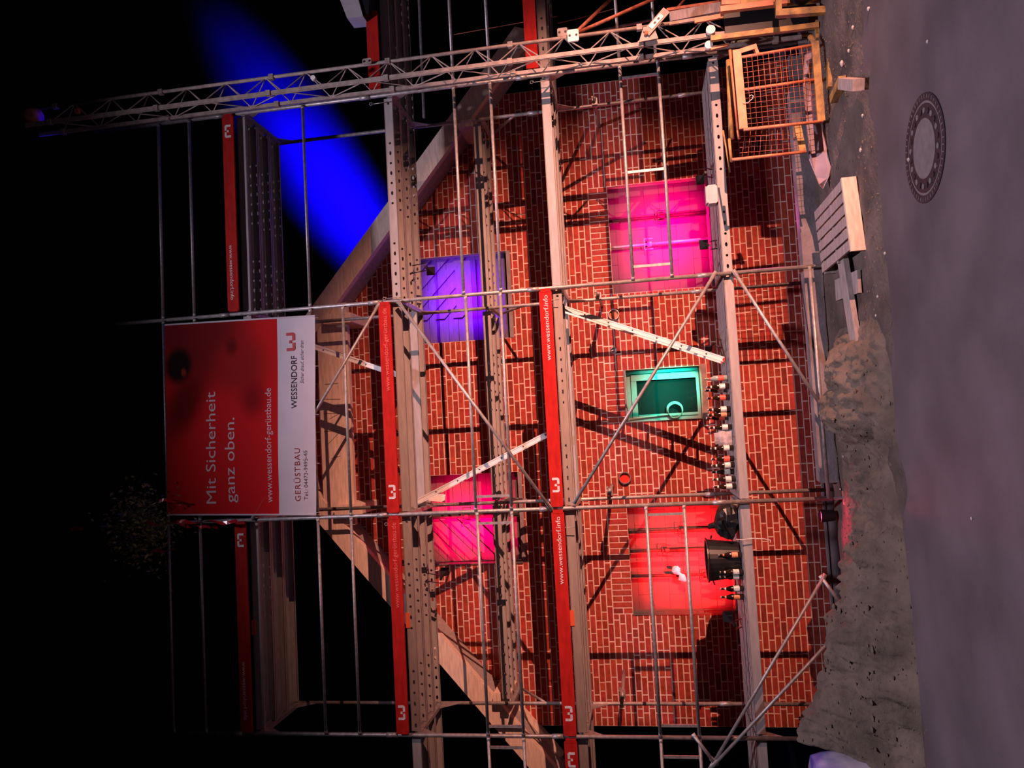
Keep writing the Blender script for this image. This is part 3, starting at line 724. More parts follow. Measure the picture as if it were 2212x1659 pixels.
# ================================================================== THINGS ON THE LOWEST DECK
Z0 = LV[0] + .003
def bottle_proto(h, r, neck, gm, lm, capm='cap'):
    k = h/.26
    b = MB(); b.lathe([(.001, 0), (r*.9, 0), (r, .006), (r, .135*k), (r*.93, .155*k), (neck*1.25, .195*k), (neck, .215*k), (neck*.95, .25*k), (neck*1.1, .252*k), (neck*1.1, .256*k), (.001, .257*k)], 14)
    o = link('bottle', b.mesh('bottle', M[gm], True))
    b = MB(); b.lathe([(r*1.012, .045*k), (r*1.012, .112*k)], 14); link('label', b.mesh('label', M[lm], True), o)
    b = MB(); b.lathe([(neck*1.32, .188*k), (neck*1.10, .212*k)], 14); link('neck_label', b.mesh('neck_label', M[lm], True), o)
    b = MB(); b.lathe([(neck*1.28, .250*k), (neck*1.28, .258*k), (neck*.9, .262*k), (.001, .262*k)], 12); link('cap', b.mesh('cap', M[capm], True), o)
    return o
protos = {'w': bottle_proto(.262, .034, .0135, 'glass_brown', 'label_w'), 'r': bottle_proto(.262, .034, .0135, 'glass_brown', 'label_r'),
          'o': bottle_proto(.262, .034, .0135, 'glass_brown', 'label_o'), 'c': bottle_proto(.27, .035, .0135, 'glass_green', 'label_r')}
used = set()
BT = [(816, 'c', .35, 'clear glass bottle with red label, nearest the white ladder'), (834, 'w', .30, 'brown beer bottle with white label, second from the white ladder'), (841, 'w', .52, 'brown beer bottle standing close behind the second bottle'),
      (858, 'r', .32, 'brown beer bottle with red label under the glazed window, standing alone'), (883, 'w', .32, 'brown beer bottle with white label below the coiled hose'), (894, 'o', .34, 'brown bottle with orange label right of the white labelled one'),
      (901, 'r', .60, 'brown bottle with red label behind the orange labelled bottle'), (922, 'w', .30, 'brown beer bottle at the upper end of the clear film'), (967, 'w', .30, 'brown beer bottle at the lower end of the clear film'), (990, 'r', .34, 'brown beer bottle with red label heading the row of five'),
      (1004, 'w', .32, 'second bottle in the row of five by the round pipe'), (1018, 'w', .40, 'third bottle in the row of five, label turned away'), (1034, 'w', .32, 'fourth bottle in the row of five, with white label'), (1050, 'w', .30, 'last bottle in the row of five beside the post'),
      (1198, 'o', .22, 'brown bottle with orange label in front of the black tub'), (1235, 'w', .20, 'brown bottle with white label at the end of the tub'), (1245, 'w', .24, 'brown bottle just beyond the one at the tub end'), (1271, 'w', .28, 'brown bottle with white label standing clear of the tub'), (1289, 'o', .32, 'brown bottle with orange label at the corner of red window')]
for y, kd, Y, lab in BT:
    pr = protos[kd]; o = pr if kd not in used else copy_tree(pr); used.add(kd)
    zz = 1573 + (y-816)*.088; o.location = (at(zz, y, Y).x, Y, Z0); o.rotation_euler.z = random.uniform(0, 6); props(o, lab, 'bottle', 'bottles on the lowest deck')
# clear crumpled film pack
c = at(1588, 945, .34); b = MB(); rng = random.Random(5)
n, m_ = 9, 6; vs = []
for j in range(m_+1):
    for i in range(n):
        a = 2*PI*i/n; r = (.115 if j < 5 else .07)*rng.uniform(.82, 1.08); vs.append((c.x + r*1.05*math.cos(a), .34 + r*.55*math.sin(a), Z0 + .205*j/m_*rng.uniform(.96, 1.02) if j else Z0))
fs = [(j*n+i, j*n+(i+1) % n, (j+1)*n+(i+1) % n, (j+1)*n+i) for j in range(m_) for i in range(n)] + [tuple(range(m_*n, m_*n+n))]
b.add(vs, fs); solo('film_pack', b, 'clear', 'crumpled transparent film wrapping between two beer bottles', 'packaging')
# black mortar tub
c = at(1600, 1208, .45); t = thing('mortar_tub', 'large black plastic tub on the lowest deck in front of red window', 'tub', (c.x, .45, Z0))
b = MB(); b.lathe([(.001, 0), (.195, 0), (.21, .02), (.245, .36), (.262, .37), (.262, .385), (.238, .385), (.20, .03), (.001, .03)], 28, (c.x, .45, Z0)); part('body', b, 'black', t, False)
for s_ in (-1, 1):
    b = MB(); b.path([(c.x + s_*.25, .42, Z0+.32), (c.x + s_*.285, .42, Z0+.31), (c.x + s_*.285, .48, Z0+.31), (c.x + s_*.25, .48, Z0+.32)], .009, 6); part('handle', b, 'black', t)
# black bag
c = at(1598, 1130, .4); b = MB(); rng = random.Random(11); vs = []; n, m_ = 16, 10
for j in range(m_+1):
    f = j/m_; rr = (.03 + .19*math.sin(min(1, f*1.12 + .12)*PI)**.7)
    for i in range(n):
        a = 2*PI*i/n; q = rr*(1 + .45*noise.noise((math.cos(a)*1.6, math.sin(a)*1.6, f*3)) + rng.uniform(-.13, .13))
        vs.append((c.x + q*math.cos(a) - .10*f + .07, .4 + q*.8*math.sin(a), Z0 + .34*f + (.0 if j == 0 else .02*noise.noise((a, f*5, 2)))))
fs = [(j*n+i, j*n+(i+1) % n, (j+1)*n+(i+1) % n, (j+1)*n+i) for j in range(m_) for i in range(n)] + [tuple(range(n-1, -1, -1)), tuple(range(m_*n, m_*n+n))]
b.add(vs, fs); solo('rubbish_bag', b, 'black', 'crumpled black plastic bag slumped beside the black tub', 'bag')
# yellow strap and cord
b = MB(); pts = [at(V, y, .28) for V, y in ((1578, 1078), (1585, 1089), (1598, 1093), (1610, 1098), (1617, 1103))]
for a_, c_ in zip(pts[:-1], pts[1:]): b.beam(a_, c_, .010, .028, (0, 1, 0))
solo('strap', b, 'yellow', 'worn yellow strap hanging over the deck edge at the post', 'strap')
b = MB(); b.path([at(V, y, -.02) for V, y in ((1590, 1165), (1604, 1166), (1625, 1163), (1650, 1164), (1665, 1167), (1664, 1172))], .006, 6); solo('cord', b, 'paper', 'pale cord hanging down over the plank edge below the bag', 'cord')
# pale box beside the magenta window
c = at(1524, 424, .13); b = MB(); b.cbox((c.x-.11, .06, Z0), (c.x+.11, .21, Z0+.12), .02); bx = thing('small_box', 'pale grey box on the deck at the cage end of magenta window', 'box', (c.x, .13, Z0)); part('body', b, 'greybox', bx)
b = MB(); b.box((c.x-.10, .075, Z0+.12), (c.x+.10, .195, Z0+.132)); part('lid', b, 'greybox', bx)

# ================================================================== HOIST
ZM0, ZM1 = 1.28, 9.75
FL, BL, RC = (7.83, -.50), (7.79, -.27), (8.08, -.40)
t = thing('hoist_mast', 'tall lattice hoist mast of pale steel standing at the right post', 'mast', (7.9, -.4, 0))
b = MB(); b.box((FL[0]-.022, FL[1]-.016, .12), (FL[0]+.022, FL[1]+.016, ZM1)); b.box((FL[0]-.030, FL[1]-.006, .12), (FL[0]+.030, FL[1]+.006, ZM1)); part('guide_chord', b, 'mast', t)
b = MB(); b.box((BL[0]-.022, BL[1]-.014, .12), (BL[0]+.022, BL[1]+.014, ZM1)); part('rack_chord', b, 'mast', t)
b = MB(); b.tube((RC[0], RC[1], .12), (RC[0], RC[1], ZM1), .021, 10); part('back_chord', b, 'mast', t, True)
z = ZM0 - .9; k = 0; HS = 0.53
while z < ZM1 - HS:
    for (a, c2) in ((FL, RC), (BL, RC)):
        b = MB(); b.tube((a[0], a[1], z), (c2[0], c2[1], z + HS/2), .0075, 5); part('lacing_bar', b, 'mast', t)
        b = MB(); b.tube((c2[0], c2[1], z + HS/2), (a[0], a[1], z + HS), .0075, 5); part('lacing_bar', b, 'mast', t)
    a, c2 = (FL, BL) if k % 2 else (BL, FL)
    b = MB(); b.tube((a[0], a[1], z), (c2[0], c2[1], z + HS), .0075, 5); part('lacing_bar', b, 'mast', t)
    z += HS; k += 1
for z in [i*1.5 + .4 for i in range(7)]:
    for c2 in (FL, BL, RC):
        b = MB(); b.box((c2[0]-.032, c2[1]-.028, z-.03), (c2[0]+.032, c2[1]+.028, z+.03)); part('section_joint', b, 'mast', t)
def mplate(V, y, w_, h_, Y=-.46, m='sticker'):
    c = at(V, y, Y); b = MB(); b.cbox((c.x-w_/2, Y-.012, c.z-h_/2), (c.x+w_/2, Y+.012, c.z+h_/2), .012); q = part('clamp_plate', b, m, t)
    for s_ in (-1, 1):
        b = MB(); b.tube((c.x, Y-.016, c.z + s_*h_*.3), (c.x, Y-.010, c.z + s_*h_*.3), .014, 8); part('bolt_hole', b, 'blackmetal', q)
mplate(1238, 77, .14, .13); mplate(793, 133, .07, .11, m='mast'); mplate(1215, 70, .10, .12, -.3, 'mast')
# swivel lever
c = at(1402, 92, -.56); b = MB(); P = [at(V, y, -.56) for V, y in ((1380, 92), (1390, 60), (1412, 58), (1422, 84))]
b.prism([(q.x, q.z) for q in P], -.575, -.555); part('lever_plate', b, 'mast', t)
p, q = at(1396, 72, -.59), at(1440, 22, -.59); b = MB(); b.beam(p, q, .09, .02, (0, 1, 0)); lv = part('lever', b, 'mast', t)
p2, q2 = at(1405, 60, -.605), at(1430, 32, -.605); b = MB(); b.beam(p2, q2, .055, .006, (0, 1, 0)); part('lever_sticker', b, 'sticker', lv)
for f in (.3, .62):
    pp = p2 + (q2-p2)*f; b = MB(); b.beam(pp, pp + (q2-p2)*.16, .024, .008, (0, 1, 0)); part('arrow_print', b, 'blackmetal', lv)
b = MB(); b.tube(p + V3(0, -.02, 0), p + V3(0, .02, 0), .022, 12); part('lever_pivot', b, 'rust', lv, True)
for V, y, r in ((1535, 65, .05), (1531, 98, .045), (677, 169, .03)):
    c = at(V, y, -.55); b = MB(); b.tube((c.x, -.57, c.z), (c.x, -.53, c.z), r, 18); part('guide_roller', b, 'sticker', t, False)
# head roller with lamp housing
c = at(70, 252, -.4); b = MB(); b.lathe([(.001, -.12), (.09, -.10), (.11, 0), (.09, .10), (.001, .12)], 16, (c.x, -.4, c.z)); part('head_pulley', b, 'rust', t, True)
c = at(167, 240, -.45); b = MB(); b.cbox((c.x-.03, -.47, c.z-.03), (c.x+.03, -.43, c.z+.03), .008); part('reflector', b, 'orange_tag', t)
# rusty ties from mast to the side
t = thing('mast_brace', 'pair of rusty red tubes bracing the mast to the right', 'brace', at(1240, 72, -.35))
for V1, y1, Y1 in ((1330, -12, .4), (1425, -8, -.2)):
    b = MB(); b.tube(at(1240, 74, -.38), at(V1, y1, Y1), .021, 8); part('tube', b, 'rust', t, True)
b = MB(); c = at(1240, 74, -.40); b.tube(c + V3(0, -.03, 0), c + V3(0, .05, 0), .035, 10); part('hinge', b, 'rust', t)
b = MB(); b.tube(at(1478, 0, -.1), at(1452, 30, -.25), .014, 6); part('strut', b, 'rust', t)
# grey conduit along the mast
b = MB(); b.tube(at(905, -5, 1.3), at(916, 255, 1.3), .02, 8); solo('steel_tube', b, 'steel', 'level grey steel tube beside the upper planks behind the mast', 'tube')
b = MB(); b.tube(at(1110, 105, 1.25), at(1420, 40, 1.25), .02, 8); solo('steel_tube', b, 'steel', 'upright grey steel tube behind the lever of the mast', 'tube')

# base frame of the hoist: yellow beams at the foot
t = thing('hoist_undercarriage', 'worn yellow steel base frame of the hoist on the ground', 'frame', gr(1790, 60))
def yb(p, q, w_, h_, m='yellow', nm='beam', upv=(0, 1, 0)):
    b = MB(); b.beam(p, q, w_, h_, upv); part(nm, b, m, t)
yb(at(1795, 190, -.9), at(1797, -40, -.9), .075, .08); yb(at(1680, 30, -.9), at(1792, 22, -.9), .07, .07); yb(at(1682, 36, -.9), at(1680, -30, -.9), .06, .06)
yb(at(1535, 84, -.62), at(1768, 55, -.62), .055, .05); yb(at(1770, 45, -.55), at(1775, 262, -.55), .09, .05)
yb(at(1556, 22, -.7), at(1700, 4, -.7), .06, .06, 'orange'); yb(at(1447, 40, -.3), at(1560, 18, -.3), .11, .10, 'oldwood'); yb(at(1445, 52, -.45), at(1530, 38, -.45), .035, .03, 'mast')
yb(at(1500, 46, -.5), at(1575, 32, -.5), .05, .03, 'orange'); yb(at(1558, 5, -.6), at(1600, 3, -.6), .10, .10, 'orange'); yb(at(1440, 22, -.25), at(1560, 4, -.25), .03, .04, 'rust')
yb(at(1570, 34, -.45), at(1625, 60, -.5), .018, .018, 'mast', 'strut'); yb(at(1604, 34, -.45), at(1572, 68, -.5), .018, .018, 'mast', 'strut')
yb(at(1600, 12, -.65), at(1780, -8, -.65), .10, .07, 'yellow'); yb(at(1535, 106, -.55), at(1575, 96, -.55), .03, .03, 'orange')
b = MB(); b.box((7.72, -.56, .10), (9.3, -.53, .98)); part('light_block_panel', b, 'blackmetal', t)  # dark panel added to keep the floodlight off the lower right wall
c = at(1735, 5, -.8); b = MB(); b.lathe([(.001, -.08), (.11, -.08), (.11, .08), (.001, .08)], 18, (c.x+.12, -.8, c.z), 'y'); part('motor_drum', b, 'blackmetal', t)

# transport cage with wire mesh
t = thing('hoist_cage', 'orange and yellow transport cage with wire mesh at the mast foot', 'cage', gr(1780, 180))
YC, YD = -.85, -.25
def cb(p, q, w_, h_, m, nm): 
    b = MB(); b.beam(p, q, w_, h_, (0, 1, 0)); return part(nm, b, m, t)
def ct_(p, q, r, m, nm): b = MB(); b.tube(p, q, r, 8); return part(nm, b, m, t, True)
cb(at(1591, 108, YC), at(1606, 278, YC), .085, .03, 'orange', 'top_rail'); ct_(at(1577, 108, YC+.1), at(1594, 282, YC+.1), .016, 'orange', 'grip_bar')
ct_(at(1594, 282, YC+.1), at(1597, 300, YC+.1), .016, 'orange', 'grip_bar')
cb(at(1760, 90, YC), at(1774, 262, YC), .075, .035, 'yellow', 'bottom_rail'); ct_(at(1760, 92, YC), at(1750, 80, YC+.08), .03, 'yellow', 'bottom_rail')
ct_(at(1600, 124, YC), at(1755, 98, YC), .017, 'orange', 'side_bar'); ct_(at(1608, 194, YC), at(1762, 172, YC), .017, 'orange', 'middle_bar'); ct_(at(1606, 280, YC), at(1778, 262, YC), .018, 'orange', 'side_bar')
ct_(at(1580, 90, YD), at(1757, 75, YD), .017, 'yellow', 'side_bar')
cb(at(1600, 110, YC), at(1632, 100, YC), .05, .01, 'orange', 'corner_plate'); cb(at(1628, 96, YC+.05), at(1636, 118, YC+.05), .05, .01, 'orange', 'corner_plate')
for i in range(1, 14):     # upright wires
    f = i/14; a, b_ = at(1606 + 3*0, 124 + 156*f, YC-.012), at(1760 + 10*f, 98 + 164*f, YC-.012); ct_(a, b_, .0022, 'rust', 'mesh_wire')
for i in range(1, 13):
    f = i/13; a, b_ = at(1600 + 155*f, 124 - 26*f, YC-.016), at(1612 + 158*f, 279 - 17*f, YC-.016); ct_(a, b_, .0022, 'rust', 'mesh_wire')
# side gate of the cage
ct_(at(1575, 300, YC+.15), at(1580, 350, YC+.15), .016, 'yellow', 'gate_bar'); ct_(at(1581, 345, YC+.15), at(1740, 328, YC+.15), .017, 'orange', 'gate_bar'); cb(at(1722, 268, YC+.2), at(1735, 330, YC+.2), .07, .02, 'yellow', 'gate_post')
ct_(at(1562, 282, YC+.25), at(1577, 372, YC+.25), .010, 'yellow', 'gate_bar'); ct_(at(1574, 130, YC+.3), at(1580, 300, YC+.3), .03, 'yellow', 'rear_post')
for i in range(1, 11):
    f = i/11; ct_(at(1598 + 128*f, 284 - 4*f, YC+.16), at(1590 + 140*f, 344 - 15*f, YC+.16), .0020, 'rust', 'mesh_wire')
for i in range(1, 5):
    f = i/5; ct_(at(1598, 284 + 58*f, YC+.165), at(1724, 278 + 52*f, YC+.165), .0020, 'rust', 'mesh_wire')
# loop of wire
b = MB(); b.path([at(1611 + V, 205 + y, YC-.03) for V, y in ((8, 3), (12, 0), (16, 2), (15, 8), (10, 12), (6, 16), (0, 17), (-6, 16))], .004, 5); solo('wire_loop', b, 'paper', 'twisted loop of pale wire hooked into the cage mesh', 'wire')
# tarp hanging out of cage
b = MB(); P = [(1738, 110), (1757, 105), (1770, 262), (1782, 300), (1795, 360), (1800, 372), (1790, 383), (1778, 408), (1769, 398), (1762, 380), (1748, 345), (1745, 300), (1742, 265), (1735, 190)]
top_ = [at(V, y, -.55 + .05*math.sin(V*.3 + y*.07)) for V, y in P]
b.add(top_ + [q + V3(0, .012, 0) for q in top_], [tuple(range(len(P))), tuple(range(2*len(P)-1, len(P)-1, -1))] + [(i, i+len(P), (i+1) % len(P)+len(P), (i+1) % len(P)) for i in range(len(P))])
solo('tarp', b, 'tarp', 'torn grey sheet hanging from the bottom of the cage', 'sheet')

# ================================================================== GROUND OBJECTS
# manhole
c = gr(1998, 321); c.z = 0.0; t = thing('manhole_cover', 'round cast iron manhole cover with concrete centre in the road', 'manhole', (c.x, c.y, .0))
def ring(r0, r1, h, m_, nm, n=40):
    b = MB(); b.lathe([(r0, .0), (r0, h), (r1, h), (r1, .0)], n, (c.x, c.y, 0)); return part(nm, b, m_, t)
ring(.335, .392, .007, 'iron', 'outer_frame'); ring(.318, .335, .004, 'concrete', 'gap_ring'); ring(.215, .318, .006, 'iron', 'cover_ring'); ring(.001, .215, .008, 'concrete', 'concrete_centre')
for i in range(24):
    a = i*2*PI/24; b = MB(); q = V3(c.x + .268*math.cos(a), c.y + .268*math.sin(a), 0); b.tube(q, q + V3(0, 0, .012), .022, 8); part('stud', b, 'concrete' if i % 2 else 'iron', t)
for i in range(48):
    a = i*2*PI/48; b = MB(); q = V3(c.x + .365*math.cos(a), c.y + .365*math.sin(a), .005); d = V3(math.cos(a), math.sin(a), 0)
    b.beam(q - d*.014, q + d*.014, .008, .010); part('tooth', b, 'concrete', t)
# pallet
t = thing('pallet', 'wooden slatted pallet lying flat on the verge by the cage', 'pallet', (5.45, -1.0, 0))
pa, pb, pc, pd = (Vector(q) for q in ((5.79, -.30, 0), (5.78, -1.50, 0), (5.06, -1.62, 0), (5.06, -.46, 0)))
def pq(u, v): return (pb*(1-u) + pc*u)*(1-v) + (pa*(1-u) + pd*u)*v      # u along front, v depth
for i in range(6):
    u0, u1 = i/6 + .012, (i+1)/6 - .022; b = MB(); q = [pq(u0, .03), pq(u1, .03), pq(u1, 1), pq(u0, 1)]
    b.add([x + V3(0, 0, .118) for x in q] + [x + V3(0, 0, .140) for x in q], [(3,2,1,0),(4,5,6,7),(0,1,5,4),(1,2,6,5),(2,3,7,6),(3,0,4,7)]); part('slat', b, 'oldwood', t)
for v in (0.0, .48, .95):
    b = MB(); q = [pq(-.01, v), pq(1.01, v), pq(1.01, v+.035), pq(-.01, v+.035)]
    b.add([x + V3(0, 0, .01) for x in q] + [x + V3(0, 0, .125 if v else .142) for x in q], [(3,2,1,0),(4,5,6,7),(0,1,5,4),(1,2,6,5),(2,3,7,6),(3,0,4,7)]); part('bearer', b, 'timber' if v == 0 else 'oldwood', t)
b = MB(); b.beam(V3(5.10, -1.05, .075), V3(4.22, -1.20, .055), .22, .05); solo('wooden_plank', b, 'oldwood', 'long wooden plank lying on soil beside the pallet', 'plank')
b = MB(); b.beam(V3(4.86, -.55, .03), V3(4.80, -1.40, .03), .22, .03); solo('wooden_board', b, 'oldwood', 'short wooden board lying under the long plank', 'board')
b = MB(); b.beam(gr(1822, 180, .09), gr(1855, 183, .09), .10, .10); b.v = [q for q in b.v]; solo('timber_offcut', b, 'oldwood', 'small timber offcut on the soil near the cage', 'timber')
b = MB(); b.beam(gr(1800, 215, .05), gr(1820, 172, .05), .08, .07); solo('timber_wedge', b, 'yellow', 'yellowish timber piece wedged beside the base frame', 'timber')
# sand and dirt heaps
HEAPS = []
def heap(name, fn, x0, x1, y0, y1, n, m_, mt, label):
    def f(x, y):
        h = fn(x, y)
        if h < -.03: return -.03
        return h + (.07*noise.noise((x*2.4, y*2.4, 5)) + .10*abs(noise.noise((x*8, y*5, 9))) + .13*abs(noise.noise((x*4.2, y*2.6, 2))) + .035*noise.noise((x*19, y*15, 4)) - .085)*min(1, max(0, h*7))
    HEAPS.append((f, x0, x1, y0, y1)); return solo(name, grid(f, x0, x1, y0, y1, n, m_), mt, label, 'heap', smooth=True)
def sandf(x, y):
    r = .86 - .36*(x - .6)
    if x < .42: r *= max(0, 1 - (.42 - x)*7)
    yc = -1.12; u = abs(y - yc)/(0.95 if y < yc else 1.0)
    return r*(1 - u**1.2) - .02 if r > 0.02 else -.05
heap('sand_pile', sandf, .25, 2.95, -2.2, .0, 130, 110, 'sand', 'tall heap of sand by the left post, in front of the wall')
def dirtf(x, y):
    r = .30*math.exp(-((x-3.85)/.50)**4) + .17*math.exp(-((x-3.0)/.75)**4); yc = -1.0; u = abs(y - yc)/1.05
    return r*(1 - u**1.4) - .015
heap('dirt_mound', dirtf, 2.2, 4.6, -2.2, .05, 130, 110, 'sand', 'low mound of lumpy soil between the middle posts')
rng = random.Random(77); b = MB()
for i in range(1500):
    x, y = rng.uniform(.3, 8.2), rng.uniform(-2.15, .1)
    z = gz(x, y)
    for hf, hx0, hx1, hy0, hy1 in HEAPS:
        if hx0 < x < hx1 and hy0 < y < hy1: z = max(z, hf(x, y))
    if 5.0 < x < 5.85 and -1.7 < y < -.25: continue
    if 4.1 < x < 5.1 and -1.45 < y < -.5: continue
    r = rng.uniform(.006, .018) if rng.random() < .88 else rng.uniform(.02, .035)
    if z < .1 and r > .022: r *= .5
    pts = [(0, 0, 1), (1, 0, 0), (0, 1, 0), (-1, 0, 0), (0, -1, 0), (0, 0, -1)]; a = rng.uniform(0, 6); ca, sa = math.cos(a), math.sin(a)
    vs = [(x + r*rng.uniform(.7, 1.5)*(p[0]*ca - p[1]*sa), y + r*rng.uniform(.7, 1.3)*(p[0]*sa + p[1]*ca), z + r*.55*p[2] + r*.1) for p in pts]
    b.add(vs, [(0,1,2),(0,2,3),(0,3,4),(0,4,1),(5,2,1),(5,3,2),(5,4,3),(5,1,4)])
solo('soil_clods', b, 'sand', 'loose crumbs and clods of soil scattered over verge and heaps', 'soil', kind='stuff')
rng = random.Random(21)
PB = [(1965, 345, .018), (2005, 90, .014), (1905, 548, .016), (1893, 641, .014), (1889, 682, .013), (1818, 137, .03), (1838, 60, .02), (1862, 250, .018), (1844, 985, .014), (1885, 1352, .02), (1832, 110, .018), (1870, 20, .02), (2100, 1120, .012), (1855, 325, .02)]
PN = ['pale pebble on the rim of the manhole cover', 'pale pebble on the road, nearest the picture edge by the hoist', 'pale pebble on the verge between pallet and road, nearest pallet corner', 'pale pebble on the verge beside the long plank', 'pale pebble on the verge beyond the end of the long plank',
      'largest pale pebble, beside the hoist frame', 'pale pebble on the verge at the very edge beside the hoist', 'pale pebble on the verge just past the timber offcut', 'pale pebble at the foot of the low soil mound', 'pale pebble lying on the slope of the sand heap',
      'pale pebble next to the largest one by the hoist frame', 'outermost pale pebble at the road edge by the hoist', 'lone pale pebble far out on the road before the mound', 'pale pebble on the verge between pallet and manhole cover']
for i, (V, y, r) in enumerate(PB):
    q = gr(V, y, .03 if V < 1960 else .0); z = max(gz(q.x, q.y), 0) if q.y > -2.3 else 0
    if 1.8 < q.x < 4.7 and q.y > -2: z = max(z, dirtf(q.x, q.y))
    if q.x < 2.0 and q.y > -2.1: z = max(z, sandf(q.x, q.y))
    b = MB(); b.lathe([(.001, -r*.5), (r*.8, -r*.3), (r, .1*r), (r*.6, r*.55), (.001, r*.65)], 7); b.v = [V3(p.x*rng.uniform(.8, 1.3), p.y*rng.uniform(.8, 1.2), p.z) + V3(q.x, q.y, z + r*.3) for p in b.v]
    solo('pebble', b, 'stone', PN[i], 'stone', 'pebbles')
# sack at the lower edge
b = MB(); n, m_ = 20, 8; vs = []
for j in range(m_+1):
    f = j/m_
    for i in range(n):
        a = 2*PI*i/n; e = 4.0; cx, sy = math.cos(a), math.sin(a); rr = 1/((abs(cx)**e + abs(sy)**e)**(1/e))
        k_ = 1 + .05*noise.noise((cx*2, sy*2, f*3)) - .10*max(0, f-.8)*3
        vs.append((-.13 + .56*rr*cx*k_, -1.62 + .45*rr*sy*k_, .80*f + .03*noise.noise((cx*3, sy*3, 4))*f))
b.add(vs, [(j*n+i, j*n+(i+1) % n, (j+1)*n+(i+1) % n, (j+1)*n+i) for j in range(m_) for i in range(n)] + [tuple(range(m_*n, m_*n+n))])
solo('bulk_sack', b, 'foil', 'big white and blue sack in front of the sand heap', 'sack', smooth=True)
# stop cock on the wall
c = at(1735, 1551, YW-.1); t = thing('outdoor_tap', 'small dark tap with pale handle low on the wall beside sand heap', 'tap', c)
b = MB(); b.tube((c.x, YW+.01, c.z), (c.x, YW-.14, c.z), .016, 8); b.tube((c.x, YW-.12, c.z-.06), (c.x, YW-.12, c.z+.06), .026, 8); part('valve', b, 'blackmetal', t)
b = MB(); b.box((c.x-.05, YW-.15, c.z-.065), (c.x-.015, YW-.13, c.z-.0)); part('handle', b, 'pipe', t)
# clamp of a ground lamp by the post
t = thing('ground_lamp', 'small lamp with bracket at the foot of the middle left post, glowing red', 'lamp', (2.40, .25, .02))
b = MB(); b.lathe([(.001, 0), (.06, 0), (.075, .16), (.068, .16), (.055, .02), (.001, .02)], 16, (2.40, .25, .05)); part('housing', b, 'blackmetal', t)
b = MB(); b.path([at(V, y, .1) for V, y in ((1815, 1058), (1822, 1050), (1833, 1052), (1838, 1075))], .014, 6); part('bracket', b, 'sticker', t)
l = bpy.data.lights.new('ground_lamp_light', 'SPOT'); l.energy = 55; l.color = (1, .03, .10); l.spot_size = 2.2; l.spot_blend = .6; l.shadow_soft_size = .04
lo = bpy.data.objects.new('lamp_light', l); COL.objects.link(lo); lo.parent = t; lo.location = (0, -.02, .22); lo.rotation_euler = (V3(-.35, -1.0, -.42)).to_track_quat('-Z', 'Y').to_euler()
t = thing('ground_lamp', 'small lamp in the trench behind the pallet, glowing magenta', 'lamp', (5.95, .75, -.20))
b = MB(); b.lathe([(.001, 0), (.06, 0), (.075, .16), (.068, .16), (.055, .02), (.001, .02)], 16, (5.95, .75, -.20)); part('housing', b, 'blackmetal', t)
l = bpy.data.lights.new('ground_lamp_light', 'SPOT'); l.energy = 30; l.color = (1, .03, .55); l.spot_size = 2.4; l.spot_blend = .6; l.shadow_soft_size = .04
lo = bpy.data.objects.new('lamp_light', l); COL.objects.link(lo); lo.parent = t; lo.location = (0, -.1, .42); lo.rotation_euler = (V3(0, -1.0, -.22)).to_track_quat('-Z', 'Y').to_euler()

# ================================================================== UPPER ODDMENTS
# topping out wreath on the scaffold post
c = V3(X(1)-.02, -.12, 8.52); t = thing('topping_out_tree', 'leafy topping out bush with red ribbons tied to the post above banner', 'bush', c); rng = random.Random(9); b = MB()
for i in range(1400):
    q = c + V3(rng.gauss(0, .22), rng.gauss(0, .12), rng.gauss(0, .20) - .02)
    q.x += .10*math.sin(q.z*9); d1 = V3(rng.uniform(-1, 1), rng.uniform(-1, 1), rng.uniform(-1, 1)).normalized(); d2 = d1.orthogonal().normalized(); s_ = rng.uniform(.018, .040)
    b.add([q - d1*s_, q + d2*s_*.5, q + d1*s_, q - d2*s_*.5], [(0, 1, 2, 3)])
part('foliage', b, 'leaf', t, kind='stuff')
b = MB(); b.tube(c + V3(.0, 0, -.45), c + V3(.02, 0, .55), .014, 6); part('stem', b, 'oldwood', t)
for (V0, y0, V1, y1, wv) in ((340, 1083, 392, 1082, .5), (300, 1130, 400, 1132, 1), (380, 1128, 512, 1128, 1.3), (395, 1136, 470, 1140, 2), (325, 1192, 378, 1188, .7), (150, 1145, 185, 1141, .4)):
    b = MB(); P0, P1 = at(V0, y0, -.20), at(V1, y1, -.20); n = 14; vs = []
    for i in range(n+1):
        f = i/n; q = P0 + (P1-P0)*f + V3(.012*math.sin(f*11*wv), .03*math.sin(f*9*wv + 1), 0); tw = f*3*wv; d = V3(math.cos(tw), math.sin(tw), 0)*.022; vs += [q - d, q + d]
    b.add(vs, [(2*i, 2*i+1, 2*i+3, 2*i+2) for i in range(n)]); part('ribbon', b, 'ribbon', t)
# pale angular box with a black end at the top of the picture
c = at(768, 10, -.1); t = thing('angular_box', 'pale grey angular box with black end high up right of the mast', 'lamp', c)
P = [at(V, y, -.1) for V, y in ((736, -4), (746, 22), (756, 48), (790, 44), (778, 0), (776, -30), (738, -30))]; b = MB(); b.prism([(q.x, q.z) for q in P], -.2, .05); part('housing', b, 'greybox', t)
P = [at(V, y, -.1) for V, y in ((779, -30), (782, 2), (790, 40), (800, 36), (804, -30))]; b = MB(); b.prism([(q.x, q.z) for q in P], -.17, .02); part('black_end', b, 'blackmetal', t)
b = MB(); b.tube(at(770, -20, -.1), at(800, -60, 0), .02, 8); part('arm', b, 'steel', t)
# cable across
b = MB(); b.path([at(1205, 50, .4), at(1250, 40, .4), at(1330, 18, .4)], .004, 5); b.path([at(980, 75, .4), at(1130, 48, .4), at(1205, 35, .4)], .004, 5); solo('cable', b, 'rust', 'thin reddish cable strung behind the mast', 'cable')

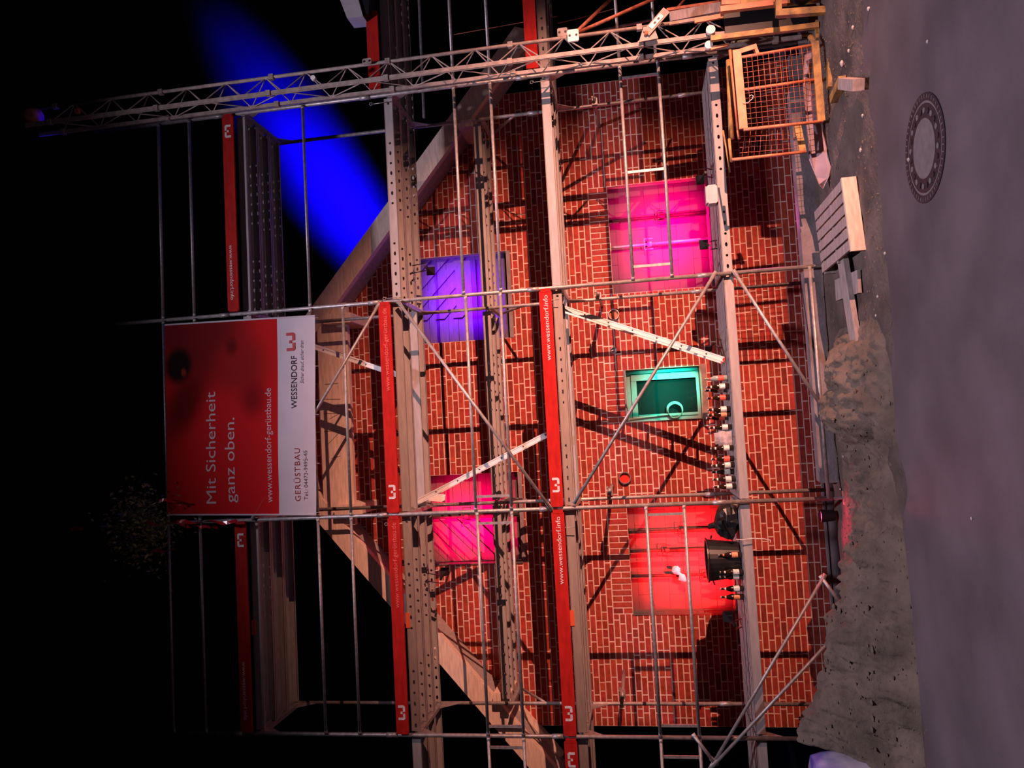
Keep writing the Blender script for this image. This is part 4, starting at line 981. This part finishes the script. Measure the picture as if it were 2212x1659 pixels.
# ================================================================== SMOKE lit by a blue lamp behind the gable
sm = bpy.data.materials.new('smoke'); sm.use_nodes = True; nt = sm.node_tree; nt.nodes.clear(); N = nt.nodes; Lk = nt.links
out = N.new('ShaderNodeOutputMaterial'); vs_ = N.new('ShaderNodeVolumeScatter'); vs_.inputs['Color'].default_value = (.8, .8, .85, 1); vs_.inputs['Anisotropy'].default_value = 0.0
tc = N.new('ShaderNodeTexCoord'); mp = N.new('ShaderNodeMapping'); Lk.new(tc.outputs['Object'], mp.inputs[0])
gd = N.new('ShaderNodeTexGradient'); gd.gradient_type = 'QUADRATIC_SPHERE'; Lk.new(tc.outputs['Object'], gd.inputs[0])
nz = N.new('ShaderNodeTexNoise'); nz.inputs['Scale'].default_value = 2.2; nz.inputs['Detail'].default_value = 3; Lk.new(mp.outputs[0], nz.inputs['Vector'])
mr = N.new('ShaderNodeMapRange'); mr.inputs['From Min'].default_value = .30; mr.inputs['From Max'].default_value = .65; mr.inputs['To Min'].default_value = .45; Lk.new(nz.outputs['Fac'], mr.inputs['Value'])
mu = N.new('ShaderNodeMath'); mu.operation = 'MULTIPLY'; Lk.new(gd.outputs['Fac'], mu.inputs[0]); Lk.new(mr.outputs[0], mu.inputs[1])
mu2 = N.new('ShaderNodeMath'); mu2.operation = 'MULTIPLY'; mu2.inputs[1].default_value = 0.55; Lk.new(mu.outputs[0], mu2.inputs[0]); Lk.new(mu2.outputs[0], vs_.inputs['Density']); Lk.new(vs_.outputs[0], out.inputs['Volume'])
b = MB(); b.lathe([(math.sin(i*PI/10) if 0 < i < 10 else .001, -math.cos(i*PI/10)) for i in range(11)], 20)
o = link('smoke_plume', b.mesh('smoke_plume', sm, True)); YS = 3.0
pa_, pb_ = at(790, 520, YS), at(400, -60, YS); c = (pa_ + pb_)/2; d = (pb_ - pa_)
o.location = pa_ + d*.34; o.scale = (d.length*.62, 1.0, .95); o.rotation_euler = (0, -math.atan2(d.z, d.x), 0)
props(o, 'drifting smoke lit deep blue above the right roof slope', 'smoke', kind='stuff')
spot('attic_lamp', (6.0, 3.0, 5.2), (8.6, 2.9, 7.6), 14000, (0.003, 0.0, 1.0), 120, 1.0, 0.05)
